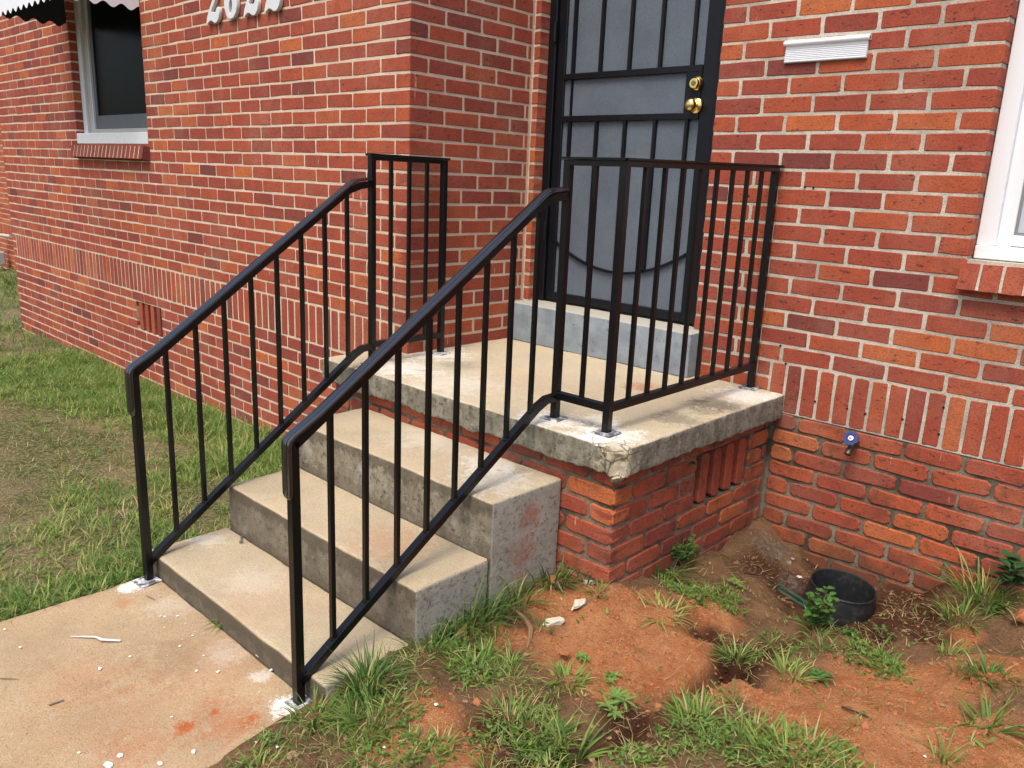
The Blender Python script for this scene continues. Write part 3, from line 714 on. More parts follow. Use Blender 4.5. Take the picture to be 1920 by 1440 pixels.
def height(x, y):
    x = np.asarray(x, float); y = np.asarray(y, float)
    z = height0(x, y)
    right = np.clip((x - .15) / .1, 0, 1)
    z = z + right * (.030 * fbm(x * 5, y * 5, 0, 1, 3) + .020 * fbm(x * 15, y * 15, 0, 2, 5)) + (1 - right) * (.014 * fbm(x * 4, y * 4, 0, 3, 3) + .005 * fbm(x * 20, y * 20, 0, 4, 3))
    z = z - .11 * np.exp(-(((x - GUL[0]) / .085) ** 2 + ((y - GUL[1]) / .045) ** 2) ** 1.5) - .05 * np.exp(-(((x - GUL4[0]) / .08) ** 2 + ((y - GUL4[1]) / .04) ** 2)) - .07 * np.exp(-(((x - GUL2[0]) / .06) ** 2 + ((y - GUL2[1]) / .07) ** 2)) - .03 * np.exp(-(((x - GUL3[0]) / .08) ** 2 + ((y - GUL3[1]) / .05) ** 2))
    z = z - .045 * channel(x, y)
    inw = (x > -.86) & (x < .15) & (y < -1.1)
    z = np.where(inw, np.minimum(z, -.60), z)
    z = np.where((x - .842) ** 2 + (y + .235) ** 2 < .112 ** 2, z - .25, z)
    return z
def bb(px, py, z, r): p = at(px, py, z=z); return (p[0], p[1], r)
CLAY = [bb(1120, 1150, -.44, .16), bb(1230, 1230, -.45, .20), bb(1650, 1270, -.46, .17), bb(1750, 1250, -.45, .17), bb(1560, 1360, -.46, .2), bb(1780, 1420, -.45, .2), bb(870, 1400, -.49, .10), bb(1040, 1120, -.43, .10), bb(1200, 1170, -.44, .20), bb(1100, 1210, -.45, .16), bb(1330, 1130, -.45, .12), bb(1290, 1200, -.45, .14), bb(1020, 1080, -.43, .06), bb(1150, 1270, -.46, .14), bb(1300, 1270, -.45, .12),
        bb(1560, 1290, -.46, .16), bb(1700, 1320, -.45, .2), bb(1850, 1240, -.43, .13), bb(1850, 1400, -.44, .2), bb(1600, 1400, -.46, .2), bb(1480, 1320, -.46, .10), bb(810, 1360, -.5, .09), bb(740, 1400, -.5, .08), bb(950, 1190, -.45, .07), bb(880, 1190, -.47, .05), bb(1800, 1150, -.43, .08), bb(1420, 1300, -.46, .08)]
DARK = [bb(1600, 1150, -.62, .17), bb(1500, 1090, -.56, .14), bb(1700, 1120, -.55, .13), bb(1620, 1190, -.60, .13), bb(1440, 1050, -.5, .12), bb(1560, 1060, -.58, .12), bb(1385, 1245, -.5, .09), bb(1330, 1195, -.5, .07), bb(1440, 1205, -.5, .07), bb(1700, 1160, -.56, .16), bb(930, 1370, -.48, .10), bb(1000, 1420, -.48, .12), bb(1180, 1350, -.46, .09), bb(1330, 1190, -.48, .06), bb(1740, 1170, -.5, .08)]
GREYM = [bb(1450, 1020, -.5, .085), bb(1490, 1060, -.52, .05)]
def blobs(x, y, B, f=1.0):
    m = 0
    w = 1 + .5 * fbm(x * 12, y * 12, 0, 33, 3)
    for cx, cy, r in B: m = np.maximum(m, np.clip(1.35 - ((x - cx) ** 2 + (y - cy) ** 2) / (r * r) * w * f, 0, 1))
    return m
def seg(*s):
    o = []
    for a, b, d in s: o += list(np.arange(a, b, d))
    return np.array(o)
gx = seg((-60, -12, 3), (-12, -7, .5), (-7, -1.0, .06), (-1.0, .12, .05), (.12, 2.0, .0105), (2.0, 3, .05), (3, 12, .5), (12, 61, 3))
gy = seg((-60, -12, 3), (-12, -4, .5), (-4, -2.6, .04), (-2.6, .03, .0105), (.03, .5, .2), (.5, 12, 1), (12, 61, 3))
GX, GY = np.meshgrid(gx, gy, indexing='ij'); GZ = height(GX, GY)
claym = np.where(GX > .1, blobs(GX, GY, CLAY), 0); darkm = np.where(GX > .1, np.maximum(blobs(GX, GY, DARK), .9 * channel(GX, GY)), 0); greym = np.where(GX > .1, blobs(GX, GY, GREYM), 0)
GZ = GZ + np.where(GX > .12, .006 * np.abs(fbm(GX * 55, GY * 55, 0, 8, 3)) * (1 - .3 * claym), 0) + .03 * greym * np.abs(fbm(GX * 26, GY * 26, 0, 9, 4)) * 2
n1_, n2_ = GX.shape; idx = np.arange(n1_ * n2_).reshape(n1_, n2_)
q = np.stack([idx[:-1, :-1], idx[1:, :-1], idx[1:, 1:], idx[:-1, 1:]], -1).reshape(-1, 4)
gme = fast_mesh('ground', np.stack([GX, GY, GZ], -1).reshape(-1, 3), q.ravel(), np.full(len(q), 4))
fattr(gme, 'clay', claym.ravel()); fattr(gme, 'dark', darkm.ravel()); fattr(gme, 'grey', greym.ravel()); fattr(gme, 'lawn', np.clip((-.6 - GX) / .2, 0, 1).ravel())
t = NT("soil", .97, .12)
n1 = t.noise(7, 6, .65); n2 = t.noise(55, 5, .7); n3 = t.noise(260, 3, .7); n4 = t.noise(2.2, 5, .6, off=3)
soil = t.mix(t.ramp(n1, [(.35, 0), (.65, 1)]), (.17, .095, .050), (.33, .18, .095))
soil = t.mix(t.ramp(n2, [(.5, 0), (.68, .6)]), soil, (.30, .21, .13))
cl = t.mix(t.ramp(n1, [(.35, 0), (.68, 1)]), (.50, .175, .062), (.66, .30, .13))
cl = t.mix(t.ramp(n2, [(.50, 0), (.7, .6)]), cl, (.68, .40, .23)); cl = t.mix(t.ramp(n2, [(.28, .5), (.42, 0)]), cl, (.17, .050, .022))
c = t.mix(t.math('MULTIPLY', t.attr('clay'), 1.0), soil, cl)
c = t.mix(t.math('MULTIPLY', t.attr('dark'), .95), c, t.mix(n2, (.040, .018, .012), (.15, .05, .028)))
c = t.mix(t.math('MULTIPLY', t.attr('grey'), t.ramp(t.noise(38, 5, .8, off=44), [(.44, 0), (.56, .8)])), c, t.mix(n2, (.12, .10, .08), (.36, .32, .26)))
lw = t.mix(t.ramp(n4, [(.42, 0), (.58, 1)]), (.27, .21, .12), (.10, .12, .04)); lw = t.mix(t.ramp(n2, [(.5, 0), (.66, .7)]), lw, (.46, .38, .24)); lw = t.mix(t.ramp(n1, [(.6, 0), (.72, .6)]), lw, (.24, .13, .07))
c = t.mix(t.attr('lawn'), c, lw)
c = t.mix(t.ramp(n3, [(.32, .6), (.48, 0)]), c, (.05, .03, .02)); c = t.mix(t.ramp(n3, [(.64, 0), (.74, .35)]), c, (.5, .38, .26))
t.color(c).bump(t.math('ADD', t.math('ADD', t.math('MULTIPLY', n2, 1.2), n3), t.noise(130, 4, .75, off=5)), 1.0, .012)
ground = link('ground', gme, None, t.m); ground['kind'] = 'structure'

# ------------------------------------------------------------------ grass
def grass_mat():
    t = NT("grass", .55, .3)
    a = t.attr('gt'); b = t.attr('gh')
    c = t.ramp(a, [(0, (.045, .105, .030)), (.35, (.090, .190, .036)), (.6, (.185, .300, .055)), (.78, (.32, .40, .085)), (.88, (.46, .40, .17)), (1, (.55, .44, .24))])
    c = t.mix(t.math('MULTIPLY', b, .35), c, t.mix(.5, c, (.28, .34, .12)))
    t.color(c)
    tr = t.n.new("ShaderNodeBsdfTranslucent"); t._in(tr.inputs[0], c); mx = t.n.new("ShaderNodeMixShader"); mx.inputs[0].default_value = .35
    out = t.n["Material Output"]; t.t.links.new(t.b.outputs[0], mx.inputs[1]); t.t.links.new(tr.outputs[0], mx.inputs[2]); t.t.links.new(mx.outputs[0], out.inputs[0])
    return t.m
M_GRASS = grass_mat()
def blades(name, x, y, z, ln, wd, lean, az, tone, S=4, curl=1.0):
    """vectorised curved blades; arrays of equal length"""
    N = len(x); rs = np.random.RandomState(N % 9973)
    tt = np.linspace(0, 1, S + 1)[None, :]
    dx, dy = np.cos(az)[:, None], np.sin(az)[:, None]
    ang = lean[:, None] + curl * tt * (0.5 + rs.rand(N, 1)) * 0.9                # angle from vertical along the blade
    seglen = (ln[:, None] / S)
    hx = np.cumsum(np.sin(ang) * seglen, 1) - np.sin(ang) * seglen; hz = np.cumsum(np.cos(ang) * seglen, 1) - np.cos(ang) * seglen
    px_ = x[:, None] + dx * hx; py_ = y[:, None] + dy * hx; pz_ = z[:, None] + hz
    w = wd[:, None] * (1 - tt ** 1.6) * .5 * (0.7 + .6 * np.minimum(tt * 3, 1)); sa = az + np.pi / 2 + rs.uniform(-.5, .5, N)
    sx, sy = np.cos(sa)[:, None], np.sin(sa)[:, None]
    Lf = np.stack([px_ - sx * w, py_ - sy * w, pz_], -1)[:, :S]; Rt = np.stack([px_ + sx * w, py_ + sy * w, pz_], -1)[:, :S]; tip = np.stack([px_, py_, pz_], -1)[:, S:]
    vs = np.concatenate([np.stack([Lf, Rt], 2).reshape(N, 2 * S, 3), tip], 1)
    nb = 2 * S + 1; base = (np.arange(N) * nb)[:, None]
    fq = []
    for k in range(S - 1): fq.append(np.array([2 * k, 2 * k + 1, 2 * k + 3, 2 * k + 2]))
    quads = (base[:, :, None] + np.array(fq)[None]).reshape(N, -1); tri = base + np.array([2 * S - 2, 2 * S - 1, 2 * S])[None]
    flat = np.concatenate([quads, tri], 1).ravel(); tot = np.tile(np.array([4] * (S - 1) + [3]), N)
    me = fast_mesh(name, vs.reshape(-1, 3), flat, tot)
    fattr(me, 'gt', np.repeat(tone, nb)); fattr(me, 'gh', np.tile(np.r_[np.repeat(np.arange(S) / S, 2), 1], N))
    return me
def free(x, y):
    ok = ~((x > -.885) & (x < .175) & (y < -1.99)) & ~((x > STX0 - .01) & (x < STX1 + .006) & (y > -2.01) & (y < PY + .01)) & ~((x > -1.13) & (x < PX + .006) & (y > PY - .006)) & ~((x < XI + .02) & (x > XE - .01) & (y > YF - .008)) & ~((y > -.008) & (x > XI))
    return ok & ((x - .84) ** 2 + (y + .21) ** 2 > .16 ** 2)
rs = np.random.RandomState(5)
def clumps(nc, per, x0, x1, y0, y1, dens, r0, r1):
    cx = rs.uniform(x0, x1, nc); cy = rs.uniform(y0, y1, nc); k = rs.rand(nc) < dens(cx, cy); cx, cy = cx[k], cy[k]
    cr = rs.uniform(r0, r1, len(cx)); ch = rs.uniform(.6, 1.5, len(cx)); ct = rs.normal(0, .13, len(cx))
    i = np.repeat(np.arange(len(cx)), per); a = rs.uniform(0, 6.283, len(i)); d = np.sqrt(rs.rand(len(i))) * cr[i]
    x = cx[i] + np.cos(a) * d; y = cy[i] + np.sin(a) * d; k = free(x, y); return x[k], y[k], (a + rs.normal(0, .6, len(a)))[k], ch[i][k], ct[i][k], (d / cr[i])[k]
def scatter(n, x0, x1, y0, y1, dens):
    x = rs.uniform(x0, x1, n); y = rs.uniform(y0, y1, n); k = rs.rand(n) < dens(x, y); x, y = x[k], y[k]; k = free(x, y); return x[k], y[k]
def lawn_d(x, y):
    d = .50 + 1.3 * fbm(x * 1.6, y * 1.6, 0, 51, 4)
    d += .7 * np.exp(-((y - YF) / .45) ** 2) + .45 * np.exp(-((x + .95) / .35) ** 2)
    bare = np.exp(-(((x + 2.35) / .55) ** 2 + ((y + 1.95) / .30) ** 2)) + .8 * np.exp(-(((x + 3.2) / .8) ** 2 + ((y + 1.7) / .25) ** 2)) + np.exp(-(((x + 6.3) / .9) ** 2 + ((y + 1.35) / .3) ** 2))
    return np.clip(d - .8 * bare, .04, 1)
x, y = scatter(110000, -5.2, -.87, -3.0, -.74, lawn_d)
near = np.exp(-((y - YF) / .35) ** 2)
ln = rs.uniform(.022, .06, len(x)) * (1 + 1.0 * near * rs.rand(len(x)) + .9 * (vnoise(x * 3, y * 3, 0, 61) > .25)); tone = np.clip(rs.normal(.53, .15, len(x)) + .30 * fbm(x * 2.2, y * 2.2, 0, 62, 3) + .40 * (lawn_d(x, y) < .35) * rs.rand(len(x)), .02, 1)
tone = np.where(rs.rand(len(x)) < .12, rs.uniform(.85, 1, len(x)), tone)
o = link('lawn_grass', blades('lawn_grass', x, y, height(x, y) - .003, ln, rs.uniform(.0022, .0045, len(x)), rs.uniform(.3, 1.35, len(x)), rs.uniform(0, 6.28, len(x)), tone, 3), None, M_GRASS)
tag(o, 'short mown lawn of green and straw coloured blades beside the left brick wall', 'grass'); o['kind'] = 'stuff'
x, y, a, ch, ct, dd = clumps(5200, 20, -5.2, -.87, -3.0, -.74, lawn_d, .012, .05)
near = np.exp(-((y - YF) / .30) ** 2); tone = np.clip(.52 + ct + rs.normal(0, .08, len(x)) + .12 * fbm(x * 3, y * 3, 0, 66, 2), .02, .82); tone = np.where(rs.rand(len(x)) < .08, rs.uniform(.86, 1, len(x)), tone)
o = link('lawn_clumps', blades('lawn_clumps', x, y, height(x, y) - .003, rs.uniform(.03, .068, len(x)) * ch * (1 + .6 * near), rs.uniform(.002, .0044, len(x)), .25 + 1.0 * dd * rs.rand(len(x)), a, tone, 5, 1.3), None, M_GRASS)
tag(o, 'coarser tufted blades standing all through the left lawn', 'grass'); o['kind'] = 'stuff'
x, y = scatter(45000, -14, -5.0, -3.0, 2.2, lambda a, b: np.clip(.6 + fbm(a * 1.2, b * 1.2, 0, 57, 3), .1, 1))
o = link('lawn_grass', blades('lawn_grass', x, y, height(x, y) - .003, rs.uniform(.04, .11, len(x)), rs.uniform(.005, .01, len(x)), rs.uniform(.2, 1.1, len(x)), rs.uniform(0, 6.28, len(x)), np.clip(rs.normal(.55, .14, len(x)), 0, .95), 3), None, M_GRASS)
tag(o, 'rougher grass running past the far end of the house', 'grass'); o['kind'] = 'stuff'
# right side: sparse blades, denser in given places
GR = [bb(560, 1385, -.53, .09), bb(525, 1410, -.53, .08), bb(470, 1440, -.53, .07), bb(640, 1330, -.53, .09), bb(700, 1290, -.5, .13), bb(600, 1400, -.53, .13), bb(720, 1350, -.5, .12), bb(900, 1250, -.46, .10), bb(850, 1210, -.47, .10), bb(960, 1270, -.46, .09), bb(1000, 1300, -.46, .07), bb(860, 1150, -.46, .07), bb(920, 1150, -.45, .06),
      bb(1290, 1110, -.46, .09), bb(1360, 1120, -.47, .07), bb(1240, 1060, -.43, .06), bb(1400, 1400, -.47, .10), bb(1290, 1380, -.46, .09), bb(1520, 1430, -.46, .12), bb(1330, 1330, -.46, .10), bb(1480, 1200, -.5, .09), bb(1500, 1240, -.48, .06), bb(1180, 1070, -.43, .05), bb(1640, 1230, -.5, .10), bb(1840, 1130, -.48, .09),
      bb(980, 1400, -.48, .12), bb(660, 1430, -.52, .14), bb(500, 1430, -.53, .08), bb(1200, 1430, -.46, .08), bb(1800, 1190, -.45, .05), bb(760, 1250, -.49, .08), bb(800, 1430, -.5, .06)]
x, y = scatter(80000, .12, 2.0, -2.7, -.01, lambda a, b: np.clip(.7 * blobs(a, b, GR, 1.0) * np.clip(.5 + 1.2 * fbm(a * 9, b * 9, 0, 63, 3), .1, 1) + .035 * (1 - blobs(a, b, CLAY)) + .012, 0, 1))
m = blobs(x, y, GR)
ln = rs.uniform(.018, .045, len(x)) * (1 + .9 * m * rs.rand(len(x))); tone = np.clip(rs.normal(.46, .17, len(x)) + .2 * fbm(x * 5, y * 5, 0, 64, 3), .02, .8); tone = np.where(rs.rand(len(x)) < .20 + .3 * (m < .2), rs.uniform(.82, 1, len(x)), tone)
o = link('ground_grass', blades('ground_grass', x, y, height(x, y) - .002, ln, rs.uniform(.0014, .0034, len(x)), rs.uniform(.45, 1.45, len(x)), rs.uniform(0, 6.28, len(x)), tone, 4), None, M_GRASS)
tag(o, 'thin patchy grass and straw creeping over the red clay right of the steps', 'grass'); o['kind'] = 'stuff'
x, y, a, ch, ct, dd = clumps(2600, 16, .14, 2.0, -2.7, -.01, lambda a, b: np.clip(.62 * blobs(a, b, GR) * (fbm(a * 8, b * 8, 0, 68, 3) > -.08) + .015, 0, 1), .008, .035)
tone = np.clip(.50 + ct + rs.normal(0, .08, len(x)), .02, .82); tone = np.where(rs.rand(len(x)) < .14, rs.uniform(.86, 1, len(x)), tone)
o = link('ground_clumps', blades('ground_clumps', x, y, height(x, y) - .003, rs.uniform(.025, .065, len(x)) * ch, rs.uniform(.0022, .0045, len(x)), .3 + 1.1 * dd * rs.rand(len(x)), a, tone, 5, 1.3), None, M_GRASS)
tag(o, 'small ragged tufts spread over the soil right of the steps and walkway', 'grass'); o['kind'] = 'stuff'
x, y = scatter(60000, .14, 2.0, -2.7, -.01, lambda a, b: np.clip(.8 * blobs(a, b, GR) * (fbm(a * 7, b * 7, 0, 67, 3) > .03) + .01, 0, 1))
tone = np.clip(rs.normal(.44, .12, len(x)), .05, .8)
o = link('leafy_cover', blades('leafy_cover', x, y, height(x, y) + rs.uniform(0, .018, len(x)), rs.uniform(.008, .020, len(x)), rs.uniform(.005, .010, len(x)), rs.uniform(.6, 1.5, len(x)), rs.uniform(0, 6.28, len(x)), tone, 4, .5), None, M_GRASS)
tag(o, 'low clover like leaves matted between the grass right of the steps', 'ground cover'); o['kind'] = 'stuff'
# dry thatch lying flat
def thatch(n, x0, x1, y0, y1, lbl, dens, big=1.0):
    x, y = scatter(n, x0, x1, y0, y1, dens)
    o = link('dead_grass', blades('dead_grass', x, y, height(x, y) + .003, rs.uniform(.02, .07, len(x)) * big, rs.uniform(.0008, .002, len(x)) * big, rs.uniform(1.35, 1.62, len(x)), rs.uniform(0, 6.28, len(x)), rs.uniform(.86, 1, len(x)), 3, .12), None, M_GRASS)
    tag(o, lbl, 'dead grass'); o['kind'] = 'stuff'
thatch(26000, -4.5, -.9, -2.9, -.8, 'flat brown cut grass lying in the lawn on the left', lambda a, b: np.clip(1.2 - lawn_d(a, b), .15, 1))
thatch(16000, .15, 1.9, -2.6, -.1, 'dry stems and roots lying on the soil right of the steps', lambda a, b: np.clip(.5 * blobs(a, b, DARK) + .5 * blobs(a, b, GR) + .05, 0, 1))

def tuft(px, py, z, n, hmin, hmax, spread, tone, label, name='grass_tuft', cat='grass tuft', wid=(.003, .006), lean=(.05, 1.15), fixed=False):
    p = at(px, py, z=z); r = np.random.RandomState(int(px * 7 + py) % 9999); n = int(n * 1.4)
    if not fixed:
        for _ in range(6): p = at(px, py, z=float(height(p[0], p[1])))
        if STX0 - .02 < p[0] < STX1 + .03 and -2.0 < p[1] < PY: p = at(px, py, x=STX1 + .028); p[2] = float(height(p[0], p[1]))
    a = r.uniform(0, 6.28, n); d = spread * np.sqrt(r.rand(n)) * .5
    bx, by = p[0] + d * np.cos(a), p[1] + d * np.sin(a); k = free(bx, by) | fixed; bx, by, a = bx[k], by[k], a[k]; n = len(bx)
    if n == 0: print('EMPTY', label); return
    me = blades(name, bx - p[0], by - p[1], np.full(n, -.004), r.uniform(hmin, hmax, n), r.uniform(wid[0], wid[1], n), r.uniform(lean[0], lean[1], n), a + r.normal(0, .5, n), np.where(r.rand(n) < .12, r.uniform(.85, 1, n), np.clip(r.normal(tone + .08, .13, n), 0, .82)), 6, 1.1)
    o = link(name, me, None, M_GRASS); o.location = p; return tag(o, label, cat, 'grass tufts around the steps')
tuft(872, 1172, -.46, 90, .09, .22, .12, .14, 'tall dark grass tuft against the side of the middle step')
tuft(915, 1150, -.45, 80, .09, .20, .11, .16, 'dark long bladed grass standing just left of the brown root')
tuft(806, 1205, -.48, 110, .05, .12, .13, .22, 'dark low grass at the right end of the bottom step')
tuft(690, 1285, -.51, 150, .06, .15, .12, .16, 'bushy dark tuft between the lower railing post and the bottom step end')
tuft(968, 1118, -.44, 45, .08, .17, .09, .18, 'few long grass blades against the side of the top step')
tuft(1035, 1085, -.42, 90, .06, .15, .13, .16, 'dark grass in the corner between top step and porch bricks')
tuft(1110, 1085, -.41, 45, .04, .10, .12, .28, 'low grass at the foot of the porch brick corner')
tuft(1225, 1070, -.45, 130, .05, .15, .20, .30, 'loose grass along the porch side below the broken slab corner')
tuft(1845, 1120, -.47, 90, .08, .22, .16, .38, 'tall loose grass clump against the right brick wall')
tuft(1800, 1165, -.46, 50, .06, .13, .10, .42, 'light green grass left of the broad leaved weed')
tuft(1850, 1268, -.44, 60, .04, .09, .09, .20, 'small dark tuft on bare clay at the right edge', wid=(.003, .006), lean=(.4, 1.2))
tuft(1850, 1365, -.44, 26, .07, .14, .06, .45, 'upright fresh green blades on clay near the right edge', wid=(.004, .007))
tuft(1812, 1370, -.44, 10, .10, .20, .05, .50, 'flattened pale blades pointing left on the clay', lean=(1.2, 1.5))
tuft(1770, 1425, -.45, 14, .06, .13, .04, .42, 'single upright blade cluster at the bottom right')
tuft(1480, 1290 - 20, -.47, 30, .04, .10, .08, .62, 'small yellow green tuft beside the dark hollow')
tuft(1490, 1430, -.46, 120, .04, .11, .19, .58, 'large bright grass clump at the bottom edge right of centre')
tuft(1400, 1390, -.46, 60, .04, .10, .16, .58, 'bright yellow green clump left of the large bottom clump')
tuft(1300, 1350, -.46, 45, .04, .09, .13, .48, 'mid green tuft in front of the leafy light weed')
tuft(955, 1350, -.47, 60, .04, .09, .10, .45, 'fine upright tuft on brown soil in the foreground')
tuft(1010, 1395, -.48, 70, .04, .10, .10, .30, 'dark tuft at the bottom edge below the fine tuft')
tuft(1070, 1430, -.48, 30, .08, .16, .06, .42, 'broad blades leaning right at the bottom edge', wid=(.004, .008))
tuft(700, 1345, -.51, 90, .05, .11, .15, .38, 'spreading green grass in front of the lower right post')
tuft(590, 1345, -.53, 60, .04, .09, .10, .40, 'grass fringe covering the front of the lower right base plate')
tuft(880, 1250, -.47, 70, .03, .08, .14, .45, 'low bright grass in front of the middle step')
tuft(1060, 1275, -.46, 60, .03, .07, .10, .52, 'low pale green mat on the clay below the concrete chips')
tuft(1240, 1150, -.45, 34, .05, .12, .12, .66, 'straw coloured spider like grass on the clay', lean=(.7, 1.4))
tuft(1530, 1190, -.54, 40, .05, .11, .09, .52, 'pale grass hanging over the rim of the pot hollow')
tuft(1380, 1235, -.50, 40, .04, .09, .08, .30, 'grass growing in the dark hollow')
tuft(430, 1165, -.53, 16, .05, .12, .03, .35, 'green sprig growing from the joint below the bottom step', 'weed_sprig', 'weed', (.006, .010), (.5, 1.4), True)
tuft(285, 1068, -.55, 50, .05, .14, .09, .36, 'grass blades behind the base plate of the left lower post')
tuft(180, 1120, -.55, 60, .04, .09, .18, .45, 'bright grass along the left edge of the walkway')
tuft(75, 1135, -.55, 60, .04, .10, .2, .50, 'grass on the walkway edge at the far left of the photo')
tuft(110, 720, -.62, 120, .07, .16, .6, .30, 'long dark grass in the lawn beyond the left railing')
tuft(330, 790, -.6, 160, .08, .17, .5, .33, 'lush tall grass seen behind the first left balusters')
tuft(450, 870, -.58, 160, .07, .15, .4, .36, 'tall grass between left railing and brick wall')
tuft(520, 800, -.58, 120, .08, .16, .35, .32, 'tall shaded grass beside the porch base on the left')
tuft(560, 850, -.58, 80, .06, .13, .22, .32, 'dark grass tucked against the left side of the steps')
tuft(310, 960, -.57, 60, .03, .07, .10, .92, 'small patch of dead orange grass behind the left railing')
tuft(30, 530, -.6, 120, .15, .35, .4, .12, 'dark rough grass at the corner beyond the house end')
tuft(130, 930, -.58, 90, .04, .08, .35, .45, 'flat leafy green patch in the bare part of the lawn')

def leaf_mat(name, c0, c1):
    t = NT(name, .45, .35); c = t.mix(t.noise(30, 3, .6), c0, c1); t.color(c)
    tr = t.n.new("ShaderNodeBsdfTranslucent"); t._in(tr.inputs[0], c); mx = t.n.new("ShaderNodeMixShader"); mx.inputs[0].default_value = .25
    t.t.links.new(t.b.outputs[0], mx.inputs[1]); t.t.links.new(tr.outputs[0], mx.inputs[2]); t.t.links.new(mx.outputs[0], t.n["Material Output"].inputs[0]); return t.m
M_LEAFL = leaf_mat("leaf_light", (.13, .24, .05), (.20, .32, .08)); M_LEAFM = leaf_mat("leaf_mid", (.05, .14, .03), (.09, .20, .045)); M_LEAFD = leaf_mat("leaf_dark", (.03, .085, .03), (.05, .12, .04))
M_STEM = simple("stem_brown", (.20, .13, .07), .8, .2)
def leaf(mb, base, d, up, ln, wd):
    d = V(d).normalized(); up = V(up); s = d.cross(up).normalized(); n = s.cross(d)
    pr = [(0, .05), (.2, .6), (.45, 1), (.7, .8), (.9, .35), (1, 0)]
    i0 = len(mb.v)
    for t_, w in pr:
        c = V(base) + d * (ln * t_) - n * (ln * .28 * t_ * t_)
        mb.v += [tuple(c - s * wd * w * .5 + n * wd * .10 * w), tuple(c), tuple(c + s * wd * w * .5 + n * wd * .10 * w)]
    for k in range(len(pr) - 1):
        a = i0 + 3 * k; mb.f += [(a, a + 1, a + 4, a + 3), (a + 1, a + 2, a + 5, a + 4)]
def weed(px, py, z, label, kind, n=30, size=.05, ln=.03, wd=.016, hgt=.05, mat=None, group='small leafy weeds'):
    p = at(px, py, z=z)
    for _ in range(6): p = at(px, py, z=float(height(p[0], p[1])))
    r = random.Random(int(px + py * 3)); o = thing('leafy_weed', label, 'weed', p, 0, group)
    st = MB(); lf = MB()
    for i in range(max(3, n // 7)):
        a = r.uniform(0, 6.28); e = V((math.cos(a) * size * r.uniform(.2, 1), math.sin(a) * size * r.uniform(.2, 1), hgt * r.uniform(.5, 1)))
        st.tube([(0, 0, -.005), tuple(e * .5 + V((0, 0, hgt * .12))), tuple(e)], .0012, 5)
        for k in range(7):
            f = 1 - .10 * k if kind == 'bush' else 1 - .02 * k
            b = e * f; aa = r.uniform(0, 6.28) if kind == 'bush' else 2 * math.pi * k / 7 + r.uniform(-.2, .2)
            leaf(lf, b, (math.cos(aa), math.sin(aa), r.uniform(.1, .8)), (0, 0, 1), ln * r.uniform(.7, 1.15), wd * r.uniform(.8, 1.15))
    st.obj('stem', M_STEM, o, smooth=True); lf.obj('foliage', mat, o, smooth=True)
    return o
weed(1160, 1335, -.46, 'light green rosette weed with narrow leaves in the foreground', 'rosette', 40, .055, .036, .010, .035, M_LEAFL)
weed(1278, 1062, -.46, 'bushy dark green weed at the foot of the porch side wall', 'bush', 150, .065, .024, .016, .11, M_LEAFM)
weed(1530, 1185, -.55, 'tall bushy weed in front of the black pot', 'bush', 150, .050, .026, .022, .15, M_LEAFM)
weed(1597, 1205, -.55, 'small round leaved weed in the hollow before the pot', 'bush', 80, .040, .018, .016, .035, M_LEAFM)
weed(1652, 1188, -.55, 'low clover like weed right of the round leaved weed', 'bush', 40, .04, .012, .010, .02, M_LEAFM)
weed(1092, 1238, -.46, 'tiny pale weed on the clay below the concrete chips', 'rosette', 14, .018, .022, .008, .015, M_LEAFL)
weed(1535, 1275, -.47, 'small weed with pointed leaves on the edge of the hollow', 'rosette', 14, .015, .035, .012, .02, M_LEAFM)
weed(1140, 1275, -.46, 'flat grey green weed left of centre on the clay', 'rosette', 20, .04, .022, .007, .015, M_LEAFL)
weed(1885, 1118, -.44, 'broad leaved weed against the right brick wall', 'bush', 42, .07, .055, .034, .17, M_LEAFD)
weed(1850, 1150, -.46, 'small leaved weed under the broad leaved weed', 'bush', 60, .07, .016, .013, .05, M_LEAFM)
weed(1380, 1160 - 60, -.47, 'feathery weed on the soil bank left of the pot', 'rosette', 20, .03, .03, .006, .02, M_LEAFL)
def wall_sprig(px, py, label, **k):
    p = at(px, py, **k); o = thing('wall_sprig', label, 'weed', p, 0, 'sprigs growing from the mortar'); r = random.Random(int(px)); lf = MB()
    for i in range(9):
        a = r.uniform(-1.2, 1.2); leaf(lf, (0, 0, 0), (math.cos(a), math.sin(a) * .8, r.uniform(-.6, .5)), (0, 0, 1), r.uniform(.015, .035), .010)
    lf.obj('foliage', M_LEAFD, o, smooth=True)
wall_sprig(1296, 866, 'tiny green sprig in the mortar just left of the porch vent', x=PX + .004)

